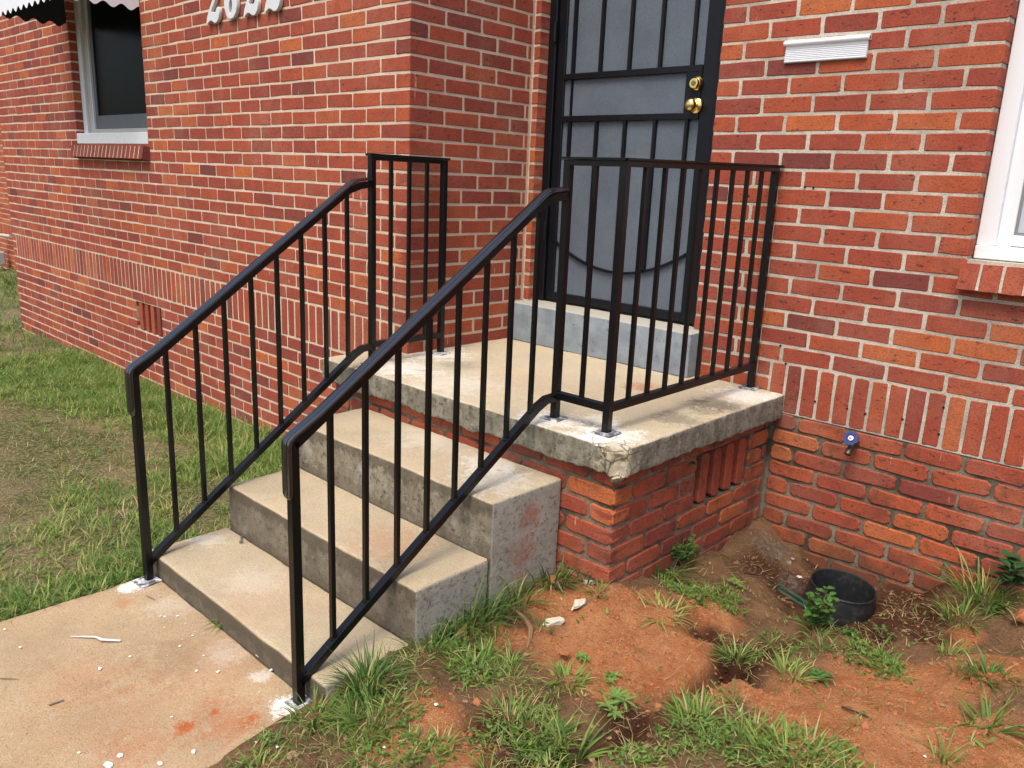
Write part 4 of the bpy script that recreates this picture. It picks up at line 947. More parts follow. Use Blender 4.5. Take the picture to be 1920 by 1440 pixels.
# ------------------------------------------------------------------ loose soil, chips and litter
def crumbs(n, dens, smin, smax, name, mat, label, seed, region=(.15, 1.95, -2.6, -.02), zadd=0.0, flat=.7, zf=None):
    r = np.random.RandomState(seed); x = r.uniform(region[0], region[1], n); y = r.uniform(region[2], region[3], n); k = r.rand(n) < dens(x, y); x, y = x[k], y[k]
    if zf is None: k = free(x, y); x, y = x[k], y[k]
    N = len(x); s = smin + (smax - smin) * r.rand(N) ** 3
    base = np.array([(0, 0, 1), (1, 0, 0), (0, 1, 0), (-1, 0, 0), (0, -1, 0), (.7, .7, .5), (-.7, .7, .5), (-.7, -.7, .5), (.7, -.7, .5)])
    F = np.array([(0, 1, 5), (0, 5, 2), (0, 2, 6), (0, 6, 3), (0, 3, 7), (0, 7, 4), (0, 4, 8), (0, 8, 1)])
    Vv = base[None] * (1 + r.uniform(-.35, .35, (N, 9, 3))) * s[:, None, None] * np.array([1, 1, flat])
    a = r.uniform(0, 6.28, N); ca, sa = np.cos(a)[:, None], np.sin(a)[:, None]
    X = Vv[..., 0] * ca - Vv[..., 1] * sa; Y = Vv[..., 0] * sa + Vv[..., 1] * ca
    zz = height(x, y) if zf is None else np.full(N, zf)
    P = np.stack([X + x[:, None], Y + y[:, None], Vv[..., 2] + zz[:, None] + zadd], -1).reshape(-1, 3)
    fl = (F[None] + (np.arange(N) * 9)[:, None, None]).ravel()
    o = link(name, fast_mesh(name, P, fl, np.full(N * 8, 3), False), None, mat); tag(o, label, 'debris'); o['kind'] = 'stuff'
t = NT("clay_crumbs", .97, .1); t.color(t.mix(t.noise(25, 3, .6), (.40, .16, .07), (.27, .105, .05))); M_CLAYC = t.m
t = NT("soil_crumbs", .97, .1); t.color(t.mix(t.noise(25, 3, .6), (.22, .13, .075), (.09, .05, .03))); M_SOILC = t.m
M_CHIP = simple("paint_chip_white", (.82, .82, .80), .6, .3, 0, .1)
crumbs(60000, lambda a, b: np.clip(.35 * blobs(a, b, CLAY) * (fbm(a * 10, b * 10, 0, 81, 3) > .02) + .02, 0, 1), .0012, .0075, 'clay_crumbs', M_CLAYC, 'crumbled red clay scattered over the bare soil', 31, flat=.95)
crumbs(40000, lambda a, b: np.clip(.5 * blobs(a, b, DARK) + .05, 0, 1), .0015, .007, 'soil_crumbs', M_SOILC, 'dark soil crumbs around the pot and the hollow', 32)
crumbs(900, lambda a, b: np.clip(blobs(a, b, [bb(560, 1420, -.53, .16), bb(650, 1430, -.52, .14), bb(740, 1330, -.5, .10), bb(700, 1400, -.5, .14)]) * .5 + .01, 0, 1), .0015, .006, 'plaster_crumbs', M_CHIP, 'white plaster crumbs in the grass along the walkway', 33, zadd=.006, flat=.4)
crumbs(700, lambda a, b: np.clip(.05 + .7 * np.exp(-((b + 2.06) / .05) ** 2) * (a > -.75) * (fbm(a * 9, 0, 0, 84, 3) > -.1), 0, 1), .001, .0045, 'paint_crumbs', M_CHIP, 'white paint crumbs on the concrete below the bottom step', 34, (-.85, .12, -2.75, -2.02), .002, .4, WZ + .002)
t = NT("litter_mix", .85, .15); t.color(t.mix(t.noise(120, 2, .5), (.38, .27, .15), (.16, .09, .05))); M_LIT = t.m
crumbs(2600, lambda a, b: np.clip(.25 * blobs(a, b, DARK) + .25 * blobs(a, b, GR) + .08, 0, 1), .002, .010, 'leaf_litter', M_LIT, 'bits of dry leaf and bark lying on the soil', 36, flat=.12, zadd=.003)
crumbs(2600, lambda a, b: np.clip(.5 * blobs(a, b, [bb(1640, 1400, -.45, .22), bb(1560, 1350, -.46, .12), bb(1075, 1250, -.45, .07), bb(1090, 1300, -.45, .07), bb(1850, 1420, -.45, .15), bb(1020, 1090, -.42, .05)]), 0, 1), .003, .018, 'clay_lumps', M_CLAYC, 'crumbly clay lumps heaped on the bare ground', 37, flat=.9)
t = NT("old_mortar_crumbs", .95, .1); t.color(t.mix(t.noise(60, 3, .6), (.32, .29, .24), (.14, .12, .09))); M_OLDM = t.m
crumbs(9000, lambda a, b: np.clip(blobs(a, b, GREYM) * .8, 0, 1), .002, .013, 'mortar_rubble', M_OLDM, 'grey crumbled mortar heaped in the corner between porch and wall', 38, flat=.8)
M_SPECK = simple("grit", (.45, .33, .22), .9, .2, 0, .3)
crumbs(1500, lambda a, b: a * 0 + .5, .0008, .0026, 'walkway_grit', M_SPECK, 'fine grit lying on the walkway', 35, (-.85, .12, -2.8, -2.02), .001, .5, WZ + .002)

def flake(px, py, r_, label, z=WZ + .003, grp='white paint flakes on the concrete'):
    p = at(px, py, z=z); rr = random.Random(px * 13 + py); mb = MB(); n = 9; r_ *= .8
    ring = [(r_ * rr.uniform(.6, 1.2) * math.cos(6.283 * i / n), r_ * rr.uniform(.5, 1.0) * math.sin(6.283 * i / n)) for i in range(n)]
    mb.add([(a, b, .0) for a, b in ring] + [(a * .9, b * .9, .0015 + rr.uniform(0, .0015)) for a, b in ring], [tuple(range(n - 1, -1, -1)), tuple(range(n, 2 * n))] + [(i, (i + 1) % n, n + (i + 1) % n, n + i) for i in range(n)])
    o = mb.obj('paint_flake', M_CHIP); o.location = p; tag(o, label, 'paint flake', grp)
flake(486, 1228, .016, 'largest white paint flake beside the riser of the bottom step')
flake(503, 1243, .013, 'second white flake along the bottom riser, just below the largest one')
flake(508, 1257, .007, 'small white flake below the two big flakes at the riser')
flake(187, 1254, .009, 'white flake alone near the middle of the walkway')
flake(337, 1212, .006, 'tiny white flake between the sprig and the left base plate')
flake(409, 1260, .008, 'white flake in the centre of the walkway, left of the lower post')
flake(368, 1258, .006, 'faint white flake left of the central one')
flake(225, 1417, .012, 'white flake near the bottom edge of the walkway')
flake(203, 1434, .015, 'white flake touching the bottom edge of the photo')
flake(362, 1410, .009, 'rounded white flake on the lower walkway near the grass edge')
flake(300, 1432, .010, 'white flake at the bottom between walkway and grass')
flake(38, 1214, .006, 'small white flake at the left edge of the walkway')
flake(741, 1407, .018, 'broken white chip on soil at the bottom centre', -.49, 'white chips on the soil')
flake(775, 1433, .012, 'white chip at the bottom edge right of the broken one', -.49, 'white chips on the soil')
flake(820, 1415, .011, 'yellowish chip on the soil at the bottom centre', -.49, 'white chips on the soil')
p = at(181, 1197, z=WZ + .004); mb = MB(); pts = [at(133, 1193, z=WZ + .004), at(180, 1194, z=WZ + .006), at(190, 1199, z=WZ + .008), at(226, 1201, z=WZ + .004)]
mb.sweep([(-.5, -.5), (.5, -.5), (.5, .5), (-.5, .5)], [tuple(q - p) for q in pts], V((.7, -.7, 0)), True, [(.003, .001), (.007, .0015), (.009, .0015), (.008, .001)])
o = mb.obj('paper_strip', simple("pale_strip", (.72, .68, .74), .5, .3)); o.location = p; tag(o, 'thin white strip lying on the walkway', 'strip of paper')
def twig(a, b, r_, label, col=M_STEM, z=WZ + .004, cat='twig', name='twig', mid=None, k=6):
    A = at(*a, z=z); B = at(*b, z=z); p = A; pts = [A, (A + B) / 2 + (np.array(mid) if mid else 0), B]
    mb = MB().tube([tuple(q - p) for q in pts], r_, k, [r_, r_ * .9, r_ * .5]); o = mb.obj(name, col, None, smooth=True); o.location = p; return tag(o, label, cat)
twig((92, 1322), (120, 1312), .003, 'short grey twig lying on the walkway', simple("grey_twig", (.20, .18, .16), .8, .2))
twig((0, 1272), (34, 1273), .0015, 'thin dark twig at the left edge of the walkway', k=5)
twig((1578, 1325), (1662, 1365), .003, 'dark stick lying on the clay at lower right', simple("dark_stick", (.05, .03, .02), .8, .2), -.445, mid=(0, 0, .006))
twig((275, 1117), (290, 1124), .0014, 'thin grey wire bit below the left lower base plate', simple("wire_grey", (.12, .12, .13), .5, .4), name='wire')
mb = MB(); z_ = -.44; pts = [at(940, 1128, z=-.438), at(965, 1143, z=-.435), at(985, 1160, z=-.44), at(996, 1180, z=-.445), at(993, 1200, z=-.452), at(988, 1215, z=-.455)]; p = pts[0]
mb.tube([tuple(q - p) for q in pts], .005, 8, [.0035, .005, .006, .009, .007, .003]); o = mb.obj('root', simple("root_brown", (.26, .15, .08), .85, .2, 0, .3, 60, .6), None, smooth=True); o.location = p; tag(o, 'curved brown root lying on the clay beside the steps', 'root')
def chip(px, py, z, size, sq, seed, label, mat=M_FRAG):
    p = at(px, py, z=z)
    for _ in range(6): p = at(px, py, z=float(height(p[0], p[1])) + .006)
    o = rock('concrete_chip', tuple(p), size, mat, None, seed, 2, sq); o.rotation_euler = (rnd.uniform(-.15, .15), rnd.uniform(-.15, .15), rnd.uniform(0, 3)); return tag(o, label, 'concrete chip', 'chips broken off the slab corner')
chip(1088, 1130, -.43, .040, (1.1, .55, .42), 41, 'dark edged concrete chip with a pale top, middle one of the three')
chip(1036, 1167, -.44, .042, (1.1, .5, .38), 42, 'flat pale concrete chip nearest to the camera')
chip(1104, 1092, -.42, .024, (1, .8, .6), 43, 'small pale concrete chip closest to the porch corner')
chip(1053, 1124, -.43, .010, (1, .8, .7), 46, 'tiny pale chip beside the middle concrete chip')
o = rock('clay_clod', tuple(at(895, 1318, z=-.47)), .017, M_CLAYC, None, 44); tag(o, 'round red clay clod in the grass of the foreground', 'clod', 'clay clods')
o = rock('clay_clod', tuple(at(1055, 1222, z=-.448)), .026, M_CLAYC, None, 45, 2, (1, .8, .5)); tag(o, 'flat red clay clod on the clay below the chips', 'clod', 'clay clods')
o = rock('clay_clod', tuple(at(1233, 1325, z=-.455)), .012, M_CLAYC, None, 47); tag(o, 'small red clod right of the light green rosette weed', 'clod', 'clay clods')
o = rock('clay_clod', tuple(at(1912, 1155, z=-.42)), .028, M_CLAYC, None, 48); tag(o, 'red lump at the right edge below the broad leaved weed', 'clod', 'clay clods')
p = at(452, 1011, z=-.445); o = MB().tube([(-.02, .012, 0), (.022, -.012, 0)], .004, 8).box((.018, -.018, -.004), (.028, -.006, .006)).obj('anchor_bolt', M_GREY, None, smooth=True); o.location = p; tag(o, 'loose grey bolt lying on the bottom step', 'bolt')
p = at(1050, 1104, z=-.42); o = MB().tube([(-.02, .01, .012), (.022, -.012, 0)], .003, 7).obj('bolt', M_GREY, None, smooth=True); o.location = p; tag(o, 'small grey rod lying by the middle concrete chip', 'bolt')

# ------------------------------------------------------------------ black pot in the hollow and green plastic strip
def pot():
    c = V((.842, -.235, -.70)); o = thing('black_pot', 'round black plastic pot tilted in the hollow by the brick wall', 'pot', c)
    o.rotation_euler = (math.radians(2), math.radians(5), .3)
    R = .118; t = NT("black_plastic", .42, .4); n = t.noise(40, 5, .7)
    t.color(t.mix(t.ramp(n, [(.5, 0), (.7, .5)]), (.016, .018, .020), (.07, .06, .052))).bump(n, .15, .002)
    MB().lathe([(R * .90, -.06), (R * 1.0, .05), (R * 1.05, .085), (R * 1.06, .105), (R * 1.045, .110), (R * 1.04, .115), (R * 1.00, .155), (R * .975, .175)], (0, 0, 0), 'z', 48).obj('body', t.m, o, smooth=True)
    MB().lathe([(R * .975, .175), (R * .985, .182), (R * .965, .186), (R * .93, .184), (R * .915, .176), (R * .93, .12), (R * .86, -.06), (0, -.06)], (0, 0, 0), 'z', 48).obj('rim', t.m, o, smooth=True)
pot()
mb = MB(); A = at(1458, 1103, z=-.50); B = at(1562, 1168, z=-.60); d = V(B - A).normalized(); s_ = d.cross(V((0, 0, 1))).normalized()
mb.bar((0, 0, 0), tuple(B - A), .035, .004, tuple(s_)).bar((0, 0, .018), tuple(B - A + np.array([0, 0, .012])), .012, .006, tuple(s_))
o = mb.obj('plastic_strip', simple("green_plastic", (.015, .085, .062), .45, .4, 0, .2, 60, .2, ((.12, .10, .06), .5)), None, bevel=.001); o.location = A; tag(o, 'dark green plastic strip half buried beside the pot', 'plastic strip')
mb = MB(); pts = [at(1395, 1080, z=-.47), at(1430, 1085, z=-.475), at(1462, 1106, z=-.49)]; p = pts[0]
mb.tube([tuple(q - p) for q in pts], .002, 6); o = mb.obj('cable', M_BLACKD, None, smooth=True); o.location = p + np.array([0, 0, .01]); tag(o, 'thin dark cable on the soil leading to the green strip', 'cable')
p = at(1498, 1087, z=-.53); mb = MB()
for i in range(5): leaf(mb, (0, 0, .01), (math.cos(i * 1.26), math.sin(i * 1.26), .5), (0, 0, 1), .012, .009)
o = mb.obj('fallen_flower', simple("petal_pink", (.75, .50, .58), .5, .3), None, smooth=True); o.location = p; tag(o, 'small fallen pink blossom on the dark soil behind the pot', 'flower')
mb = MB(); leaf(mb, (0, 0, 0), (.8, -.6, .05), (0, 0, 1), .05, .018); o = mb.obj('fallen_leaf', simple("dry_leaf", (.36, .17, .08), .7, .2), None, smooth=True); o.location = at(1648, 1163, z=-.60) + np.array([0, 0, .012]); tag(o, 'dry brown leaf lying in front of the pot', 'leaf')

# ------------------------------------------------------------------ railings
TB = .0254; BL = .0135
CAP = [(-.0180, 0), (-.0185, .004), (-.0165, .0085), (-.0105, .0098), (-.0088, .0062), (-.0068, .0106), (0, .0120), (.0068, .0106), (.0088, .0062), (.0105, .0098), (.0165, .0085), (.0185, .004), (.0180, 0)]
SQ = [(-TB / 2, -TB / 2), (TB / 2, -TB / 2), (TB / 2, TB / 2), (-TB / 2, TB / 2)]
def weld(mb, c, r=.007):
    mb.lathe([(0, .004), (r, .002), (r * 1.2, -.003)], c, 'z', 6)
def stair_rail(label, lo, hi, z_top_lo, z_top_hi, z_bot_lo, z_bot_hi, base_lo, extra):
    """lo / hi: plan points of the lower post and the landing post"""
    o = thing('stair_railing', label, 'railing', (lo[0], lo[1], base_lo)); off = V((lo[0], lo[1], base_lo))
    lo3 = V((lo[0], lo[1], 0)); hi3 = V((hi[0], hi[1], 0)); dr = (hi3 - lo3).normalized(); sd_ = V((0, 0, 1)).cross(dr) * -1
    if sd_.x < 0: sd_ = -sd_
    def P(p): return V(p) - off
    def post(name, xy, z0, z1, w=TB):
        return MB().bar(P((xy[0], xy[1], z0)), P((xy[0], xy[1], z1)), w, w, sd_).obj(name, M_BLACK, o, bevel=.0018)
    post('post', lo, base_lo + .004, z_top_lo - .004)
    # cap: up the face of the lower post, round the bend, along the slope, flat to the landing post
    f = lo3 - dr * (TB / 2 + .0005)
    dist = (hi3 - lo3).length; bend = .10
    sl_top = (z_top_hi - z_top_lo) / (dist - bend)
    pts = []
    for z in (-.155, -.150, -.14, -.12, -.04): pts.append(f + V((0, 0, z_top_lo + z)))
    pts += [f + V((0, 0, z_top_lo - .012)), f + dr * .003 + V((0, 0, z_top_lo - .002)), f + dr * .012 + V((0, 0, z_top_lo + .007))]
    for t_ in (.08, .5, .985): pts.append(lo3 + dr * (dist - bend) * t_ + V((0, 0, z_top_lo + sl_top * (dist - bend) * t_)))
    pts.append(lo3 + dr * (dist - bend + .012) + V((0, 0, z_top_hi + .002))); pts.append(hi3 - dr * TB * .5 + V((0, 0, z_top_hi + .010)))
    scl = [(.35, .3), (.75, .7), (.95, 1), (1, 1)] + [(1, 1)] * (len(pts) - 4)
    MB().sweep(CAP, [P(p) for p in pts], [sd_] * len(pts), True, scl).obj('handrail', M_CAPB, o, smooth=True)
    # square tube under the cap
    tp = [lo3 + dr * .0 + V((0, 0, z_top_lo - .014)), lo3 + dr * (dist - bend) * .97 + V((0, 0, z_top_lo + sl_top * (dist - bend) * .97 - .0145)), lo3 + dr * (dist - bend + .035) + V((0, 0, z_top_hi - .0130)), hi3 + V((0, 0, z_top_hi - .006))]
    MB().sweep(SQ, [P(p) for p in tp], [sd_] * 4).obj('top_rail', M_BLACK, o, bevel=.0012)
    # bottom rail
    sl = (z_bot_hi - z_bot_lo) / (dist - bend)
    bp = [lo3 + V((0, 0, z_bot_lo)), lo3 + dr * (dist - bend) + V((0, 0, z_bot_hi)), lo3 + dr * (dist - bend + .045) + V((0, 0, z_bot_hi + .020)), hi3 + V((0, 0, z_bot_hi + .022))]
    MB().sweep(SQ, [P(p) for p in bp], [sd_] * 4).obj('bottom_rail', M_BLACK, o, bevel=.0012)
    n = 8
    for i in range(n):
        t_ = (i + 1) * (dist - .02) / (n + 1); q = lo3 + dr * t_
        zt = z_top_lo + sl_top * t_ - .022; zb = z_bot_lo + sl * t_ + .010
        b = MB().bar(P((q.x, q.y, zb)), P((q.x, q.y, min(zt, z_top_hi - .02))), BL, BL, sd_); weld(b, P((q.x, q.y, zb + .006)), .0095)
        b.obj('baluster', M_BLACK, o)
    return o, P, post
PLATE_R = []
def plate(o, P, x, y, z, ang=0, s=.072):
    c, sn = math.cos(ang) * s / 2, math.sin(ang) * s / 2
    vs = [(x + c - sn, y + sn + c), (x - c - sn, y - sn + c), (x - c + sn, y - sn - c), (x + c + sn, y + sn - c)]
    mb = MB().add([P((a, b, z)) for a, b in vs] + [P((a, b, z + .005)) for a, b in vs], [(3, 2, 1, 0), (4, 5, 6, 7)] + [(i, (i + 1) % 4, 4 + (i + 1) % 4, 4 + i) for i in range(4)])
    mb.obj('base_plate', M_PLATE, o, bevel=.001)
ZC = .945
def flat_run(o, P, a, b, nbal, over0=0.0, over1=0.0, zb=.165, dz=0.0):
    """level rail between two landing posts, flat cap on top"""
    a3, b3 = V((a[0], a[1], 0)), V((b[0], b[1], 0)); d = (b3 - a3).normalized(); s = V((0, 0, 1)).cross(d)
    prof = [(-.020, 0), (.020, 0), (.020, .006), (.015, .010), (-.015, .010), (-.020, .006)]
    MB().sweep(prof, [P(a3 - d * over0 + V((0, 0, ZC))), P(b3 + d * over1 + V((0, 0, ZC + dz)))], [s] * 2).obj('cap_rail', M_BLACK, o)
    MB().bar(P(a3 + V((0, 0, ZC - TB / 2 - .0005))), P(b3 + V((0, 0, ZC + dz - TB / 2 - .0005))), TB, TB, s).obj('top_rail', M_BLACK, o, bevel=.0012)
    MB().bar(P(a3 + V((0, 0, zb))), P(b3 + V((0, 0, zb + dz * .6))), TB, TB, s).obj('bottom_rail', M_BLACK, o, bevel=.0012)
    for i in range(nbal):
        q = a3.lerp(b3, (i + 1) / (nbal + 1)); m = MB().bar(P((q.x, q.y, zb + .01 + dz * .6 * (i + 1) / (nbal + 1))), P((q.x, q.y, ZC - TB + dz * (i + 1) / (nbal + 1))), BL, BL, s); weld(m, P((q.x, q.y, zb + .0125)), .0095); m.obj('baluster', M_BLACK, o)
# right-hand railing
RL, RH, RC, RW = (.103, -2.030), (.084, -1.0), (.303, -.997), (.307, -.032)
o, P, post = stair_rail('long black railing right of the steps, wrapping round the broken porch corner to the wall', RL, RH, .222, .832, -.462, .135, WZ, None)
post('post', RH, SZ, ZC - .001); post('post', RC, SZ, ZC - .001); post('post', RW, SZ, ZC + .017)
flat_run(o, P, RH, RC, 1, .018, .012); flat_run(o, P, RC, RW, 8, .012, .028, dz=.018)
plate(o, P, RL[0] + .004, RL[1] + .010, WZ, .06); plate(o, P, RH[0], RH[1] - .004, SZ, .1); plate(o, P, RC[0], RC[1], SZ, .05); plate(o, P, RW[0], RW[1] - .002, SZ, .1)
# left-hand railing
LL, LH, LW = (-.835, -2.035), (-.945, -1.0), (-.942, -.615)
o, P, post = stair_rail('short black railing left of the steps, ending beside the brick house corner', LL, LH, .222, .832, -.462, .135, WZ, None)
post('post', LH, SZ, ZC - .001); post('post', LW, SZ, ZC - .001)
flat_run(o, P, LH, LW, 3, .018, .018)
plate(o, P, LL[0] + .006, LL[1] - .010, WZ, .12); plate(o, P, LH[0], LH[1], SZ, .1); plate(o, P, LW[0] + .01, LW[1] - .01, SZ, .1)

# ------------------------------------------------------------------ small things on the walls
# mail slot cover
x0, z0 = .272, 1.332
o = thing('mail_slot', 'ribbed white mail slot cover on the brick wall beside the door', 'mail slot', (x0 + .16, 0, z0 + .04))
pr = [(0, 0), (.010, 0), (.013, .004)]
prof = [(0.0, .0), (.012, .0), (.0135, .003)]
for i in range(7): z = .006 + i * .0062; prof += [(.013 - i * .0005, z), (.0105 - i * .0005, z + .0012), (.0105 - i * .0005, z + .0034), (.013 - i * .0005, z + .0046)]
prof += [(.0095, .053), (.0095, .058)]
vs = []; fs = []
for k, xx in enumerate((-.152, .152)): vs += [(xx, -y_, z - .038) for y_, z in prof] + [(xx, .001, .020)]
n = len(prof) + 1
for j in range(n - 1): fs.append((j, j + 1, n + j + 1, n + j))
fs += [tuple(range(n)), tuple(range(2 * n - 1, n - 1, -1)), (0, n, 2 * n - 1, n - 1)]
MB().add(vs, fs).obj('flap', M_WHITE, o)
MB().sweep([(-.154, 0), (.154, 0), (.154, 0), (-.154, 0)], [(0, 0, 0), (0, 0, .001)], V((1, 0, 0))) if False else None
MB().tube([(-.158, -.013, .028), (.158, -.013, .028)], .0085, 10).box((-.158, -.012, .020), (.158, .002, .040)).obj('hood', M_WHITE, o, smooth=True)
MB().box((-.155, -.006, -.0405), (.155, .002, -.036)).obj('back_plate', M_GREY, o)
# garden tap
c = at(1578, 828, y=-.06); o = thing('garden_tap', 'outdoor tap with a blue round handle on the brick wall', 'tap', (c[0] + .035, 0, c[2] + .005))
M_TAP = simple("tap_metal", (.10, .085, .06), .45, .5, .7, .3); M_BLUE = simple("blue_handle", (.006, .02, .15), .35, .5)
MB().tube([(0, .01, -.012), (0, -.045, -.012)], .011, 12).tube([(0, -.03, -.012), (0, -.05, -.020), (-.003, -.072, -.045)], .011, 12, [.012, .012, .0125]).obj('spout', M_TAP, o, smooth=True)
MB().tube([(0, -.035, -.005), (0, -.062, .014)], .007, 10).obj('stem', M_TAP, o, smooth=True)
hn = V((0, -.85, .53)).normalized(); hb = bpy.data.objects.new('handle', None)
mb = MB(); k = 32
ringo = [(.0275 * (1 + .07 * (1 if (i // 2) % 2 else -1)) * math.cos(6.283 * i / k), .0275 * (1 + .07 * (1 if (i // 2) % 2 else -1)) * math.sin(6.283 * i / k)) for i in range(k)]
ringi = [(.0165 * math.cos(6.283 * i / k), .0165 * math.sin(6.283 * i / k)) for i in range(k)]
mb.v += [(a, b, z) for z in (0, .007) for a, b in ringo] + [(a, b, z) for z in (0, .007) for a, b in ringi]
for i in range(k):
    j = (i + 1) % k; mb.f += [(i, j, k + j, k + i), (k + i, k + j, 3 * k + j, 3 * k + i), (3 * k + i, 3 * k + j, 2 * k + j, 2 * k + i), (2 * k + i, 2 * k + j, j, i)]
for i in range(8): a = 6.283 * i / 8; mb.bar((.010 * math.cos(a), .010 * math.sin(a), .0035), (.022 * math.cos(a), .022 * math.sin(a), .0035), .005, .005)
hd = mb.obj('handle', M_BLUE, o); hd.matrix_local = Matrix.Translation((0, -.064, .016)) @ hn.to_track_quat('Z', 'Y').to_matrix().to_4x4()
d_ = MB().lathe([(0, .010), (.007, .0095), (.0098, .008), (.0098, 0)], (0, 0, 0), 'z', 20).obj('hub', M_WHITE, hd, smooth=True)
d_ = MB().lathe([(0, .0135), (.004, .013), (.0045, .009)], (0, 0, 0), 'z', 8).obj('screw', M_GREY, hd, smooth=True)

wh = MB()
for u, v in ((1509, 351), (1525, 352), (1463, 648), (1473, 682), (1528, 753), (1588, 766), (1622, 776), (1692, 786), (1769, 764), (1760, 814), (1404, 368)):
    q = at(u, v, y=-.0005); wh.lathe([(0, .0006), (.0042, .0006), (.0042, -.002)], tuple(q), '-y', 9)
wh.obj('weep_holes', M_DARKIN, W_R)['kind'] = 'stuff'
# house number 2622
num = thing('house_number', 'white raised house number 2622 on the left brick wall', 'house number', (-2.34, YF, 1.62))
TWO = [(0, .0), (.012, .030), (.035, .062), (.060, .088), (.078, .110), (.088, .132), (.088, .152), (.078, .166), (.062, .170), (.050, .165), (.046, .155), (.054, .150), (.058, .142), (.054, .132), (.042, .126), (.028, .130), (.020, .142), (.022, .160), (.034, .178), (.054, .190), (.078, .192), (.104, .184), (.122, .166), (.126, .142), (.116, .118), (.094, .094), (.066, .072), (.048, .052), (.052, .046), (.070, .046), (.088, .042), (.100, .046), (.112, .062), (.124, .064), (.132, .056), (.134, .040), (.128, .020), (.114, .004), (.096, -.004), (.074, .000), (.054, .010), (.036, .012), (.018, .004), (.008, -.004)]
def ell(cx, cy, rx, ry, n=28, tilt=.18): return [(cx + rx * math.cos(t_) + tilt * ry * math.sin(t_), cy + ry * math.sin(t_)) for t_ in [6.28318 * i / n for i in range(n)]]
def digit_mesh(outlines, dep=.019):
    cu = bpy.data.curves.new('digit', 'CURVE'); cu.dimensions = '2D'; cu.fill_mode = 'BOTH'; cu.extrude = dep / 2 - .002; cu.bevel_depth = .002; cu.bevel_resolution = 1
    for ol in outlines:
        sp = cu.splines.new('POLY'); sp.points.add(len(ol) - 1); sp.use_cyclic_u = True
        for q, (a, b) in zip(sp.points, ol): q.co = (a, b, 0, 1)
    tmp = bpy.data.objects.new('tmp', cu); COL.objects.link(tmp); dg = bpy.context.evaluated_depsgraph_get(); me = bpy.data.meshes.new_from_object(tmp.evaluated_get(dg)); bpy.data.objects.remove(tmp); me.materials.clear(); me.materials.append(M_WHITEW); return me
m2 = digit_mesh([TWO]); SIX = [[(.072, 0), (.098, .006), (.120, .026), (.131, .056), (.126, .088), (.110, .108), (.088, .112), (.068, .104), (.060, .118), (.066, .148), (.082, .172), (.094, .176), (.100, .168), (.096, .156), (.104, .146), (.118, .148), (.126, .162), (.120, .180), (.100, .192), (.074, .190), (.044, .172), (.020, .138), (.010, .096), (.012, .054), (.028, .020), (.048, .004)], ell(.070, .055, .017, .036)]
m6 = digit_mesh(SIX)
for i, (x, me) in enumerate(((-2.722, m2), (-2.530, m6), (-2.322, m2), (-2.118, m2))):
    o = link('digit', me, num); o.matrix_world = Matrix.Translation((x, YF - .012, 1.620)) @ Matrix.Rotation(math.pi / 2, 4, 'X') @ Matrix.Scale(1.08, 4)

# awning over the left window
aw = thing('window_awning', 'white corrugated metal awning with scalloped edges over the left window', 'awning', (-4.2, YF, 2.3))
M_AWU = simple("awning_shaded_side", (.03, .033, .035), .5, .3); M_AWW = simple("awning_white", (.78, .80, .84), .45, .4)  # far panel coloured near-black to stand for its shaded inner face
def valance(name, a, b, zt, zb, mat, off=(0, 0, 0), n=None, phase=0.0):
    a, b = V(a), V(b); ln = (b - a).length; n = int(ln / .008); mb = MB()
    for i in range(n + 1):
        p = a.lerp(b, i / n); w = .014 * math.cos((i * ln / n) / .105 * 6.283 + phase)
        mb.v += [(p.x + off[0], p.y + off[1], zt), (p.x + off[0], p.y + off[1], zb + w)]
    mb.f += [(2 * i, 2 * i + 1, 2 * i + 3, 2 * i + 2) for i in range(n)]
    o = mb.obj(name, mat, aw, smooth=False); o.matrix_parent_inverse = aw.matrix_world.inverted() if False else Matrix.Translation((4.2, -YF, -2.3)); sol = o.modifiers.new('s', 'SOLIDIFY'); sol.thickness = .0015; return o
AY = YF - .46
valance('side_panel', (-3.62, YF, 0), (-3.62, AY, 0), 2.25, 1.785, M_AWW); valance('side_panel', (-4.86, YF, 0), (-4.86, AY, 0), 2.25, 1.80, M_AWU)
valance('front_valance', (-4.86, AY, 0), (-3.62, AY, 0), 2.0, 1.785, M_AWW); 
mb = MB(); n = 24
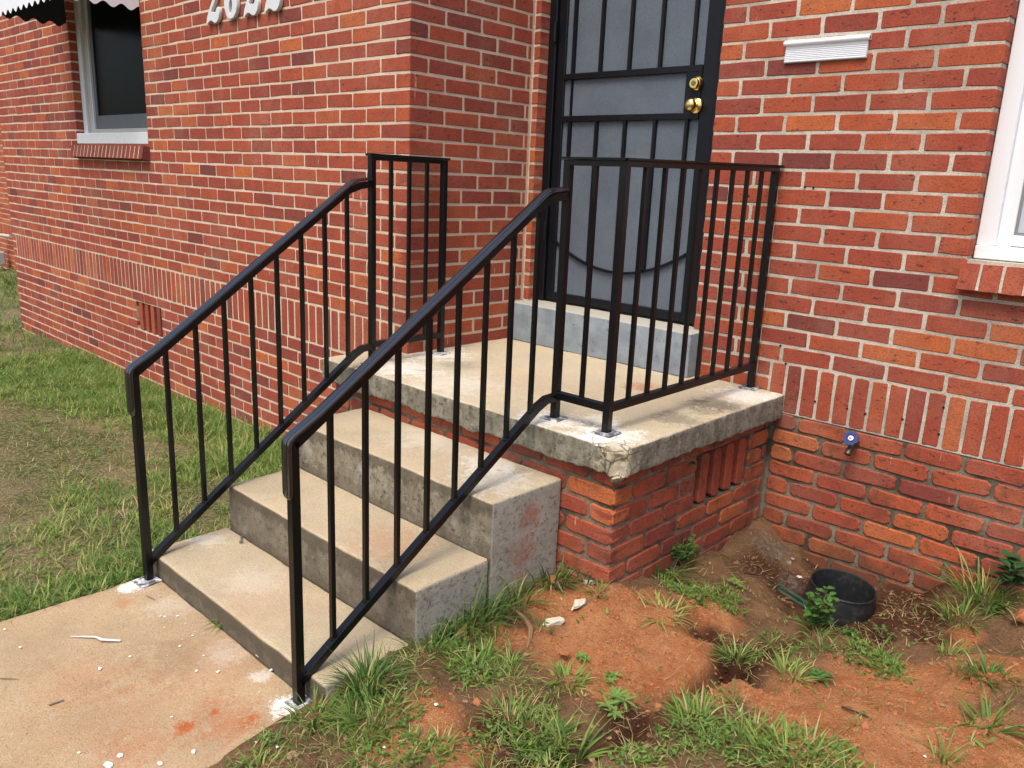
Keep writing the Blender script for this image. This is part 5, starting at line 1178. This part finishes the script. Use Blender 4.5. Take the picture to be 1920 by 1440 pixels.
for i in range(n + 1): x = -4.87 + 1.26 * i / n; dz = .008 * (i % 2); mb.v += [(x, YF, 2.29 + dz), (x, AY - .01, 1.99 + dz)]
mb.f += [(2 * i, 2 * i + 1, 2 * i + 3, 2 * i + 2) for i in range(n)]
o = mb.obj('roof_sheet', M_AWW, aw); o.matrix_parent_inverse = Matrix.Translation((4.2, -YF, -2.3)); o.modifiers.new('s', 'SOLIDIFY').thickness = .002

# neighbouring wing beyond the house end, with a gas meter
nb = thing('far_brick_wing', 'bright red brick wall standing beyond the far left end of the house', 'wall', (-10.5, .3, -.6))
NY = .30
w = MB().box((-16, NY + .004, -.8), (-8.2, NY + .25, 3.0)).obj('wall', M_MORTAR, nb); w.matrix_parent_inverse = Matrix.Translation((10.5, -.3, .6))
NBL = []
for k in range(-12, 44):
    if -3 <= k < 0: continue
    for i in range(38):
        x = -15.9 + (L / 2 if k % 2 else 0) + i * L; p = V((x, NY, (k + .5) * H)); NBL.append((get_brick(round(L - .008, 3)), Matrix.Translation(p), min(1, tone_pick(.28)), p, w))
for i in range(113): p = V((-15.96 + i * H, NY, -1.5 * H)); NBL.append((get_brick(3 * H - JT, True), Matrix.Translation(p), min(1, tone_pick(.28)), p, w))
NX = -10.75
gm = thing('gas_meter', 'grey gas meter with a pale pipe beyond the far end of the house', 'gas meter', (-10.75, .16, -.42))
MB().box((-.09, -.12, -.12), (.09, .07, .06)).obj('body', simple("meter_grey", (.42, .43, .42), .6, .3), gm, bevel=.012)
MB().tube([(.45, .06, .29), (.04, .05, .28), (0, .02, .25), (0, .0, .06)], .022, 8).obj('pipe', simple("pipe_pale", (.5, .47, .43), .6, .3), gm, smooth=True)
MB().lathe([(0, .03), (.05, .025), (.055, 0)], (.0, -.02, .06), 'z', 12).obj('dial', M_GREY, gm, smooth=True)

bpy.context.view_layer.update()
hb_ = [b for b in ALLB if b[4] is not P_B]; pb_ = [b for b in ALLB if b[4] is P_B]
build_bricks(hb_, 300); build_bricks(pb_, 300)
build_bricks(NBL, 40)
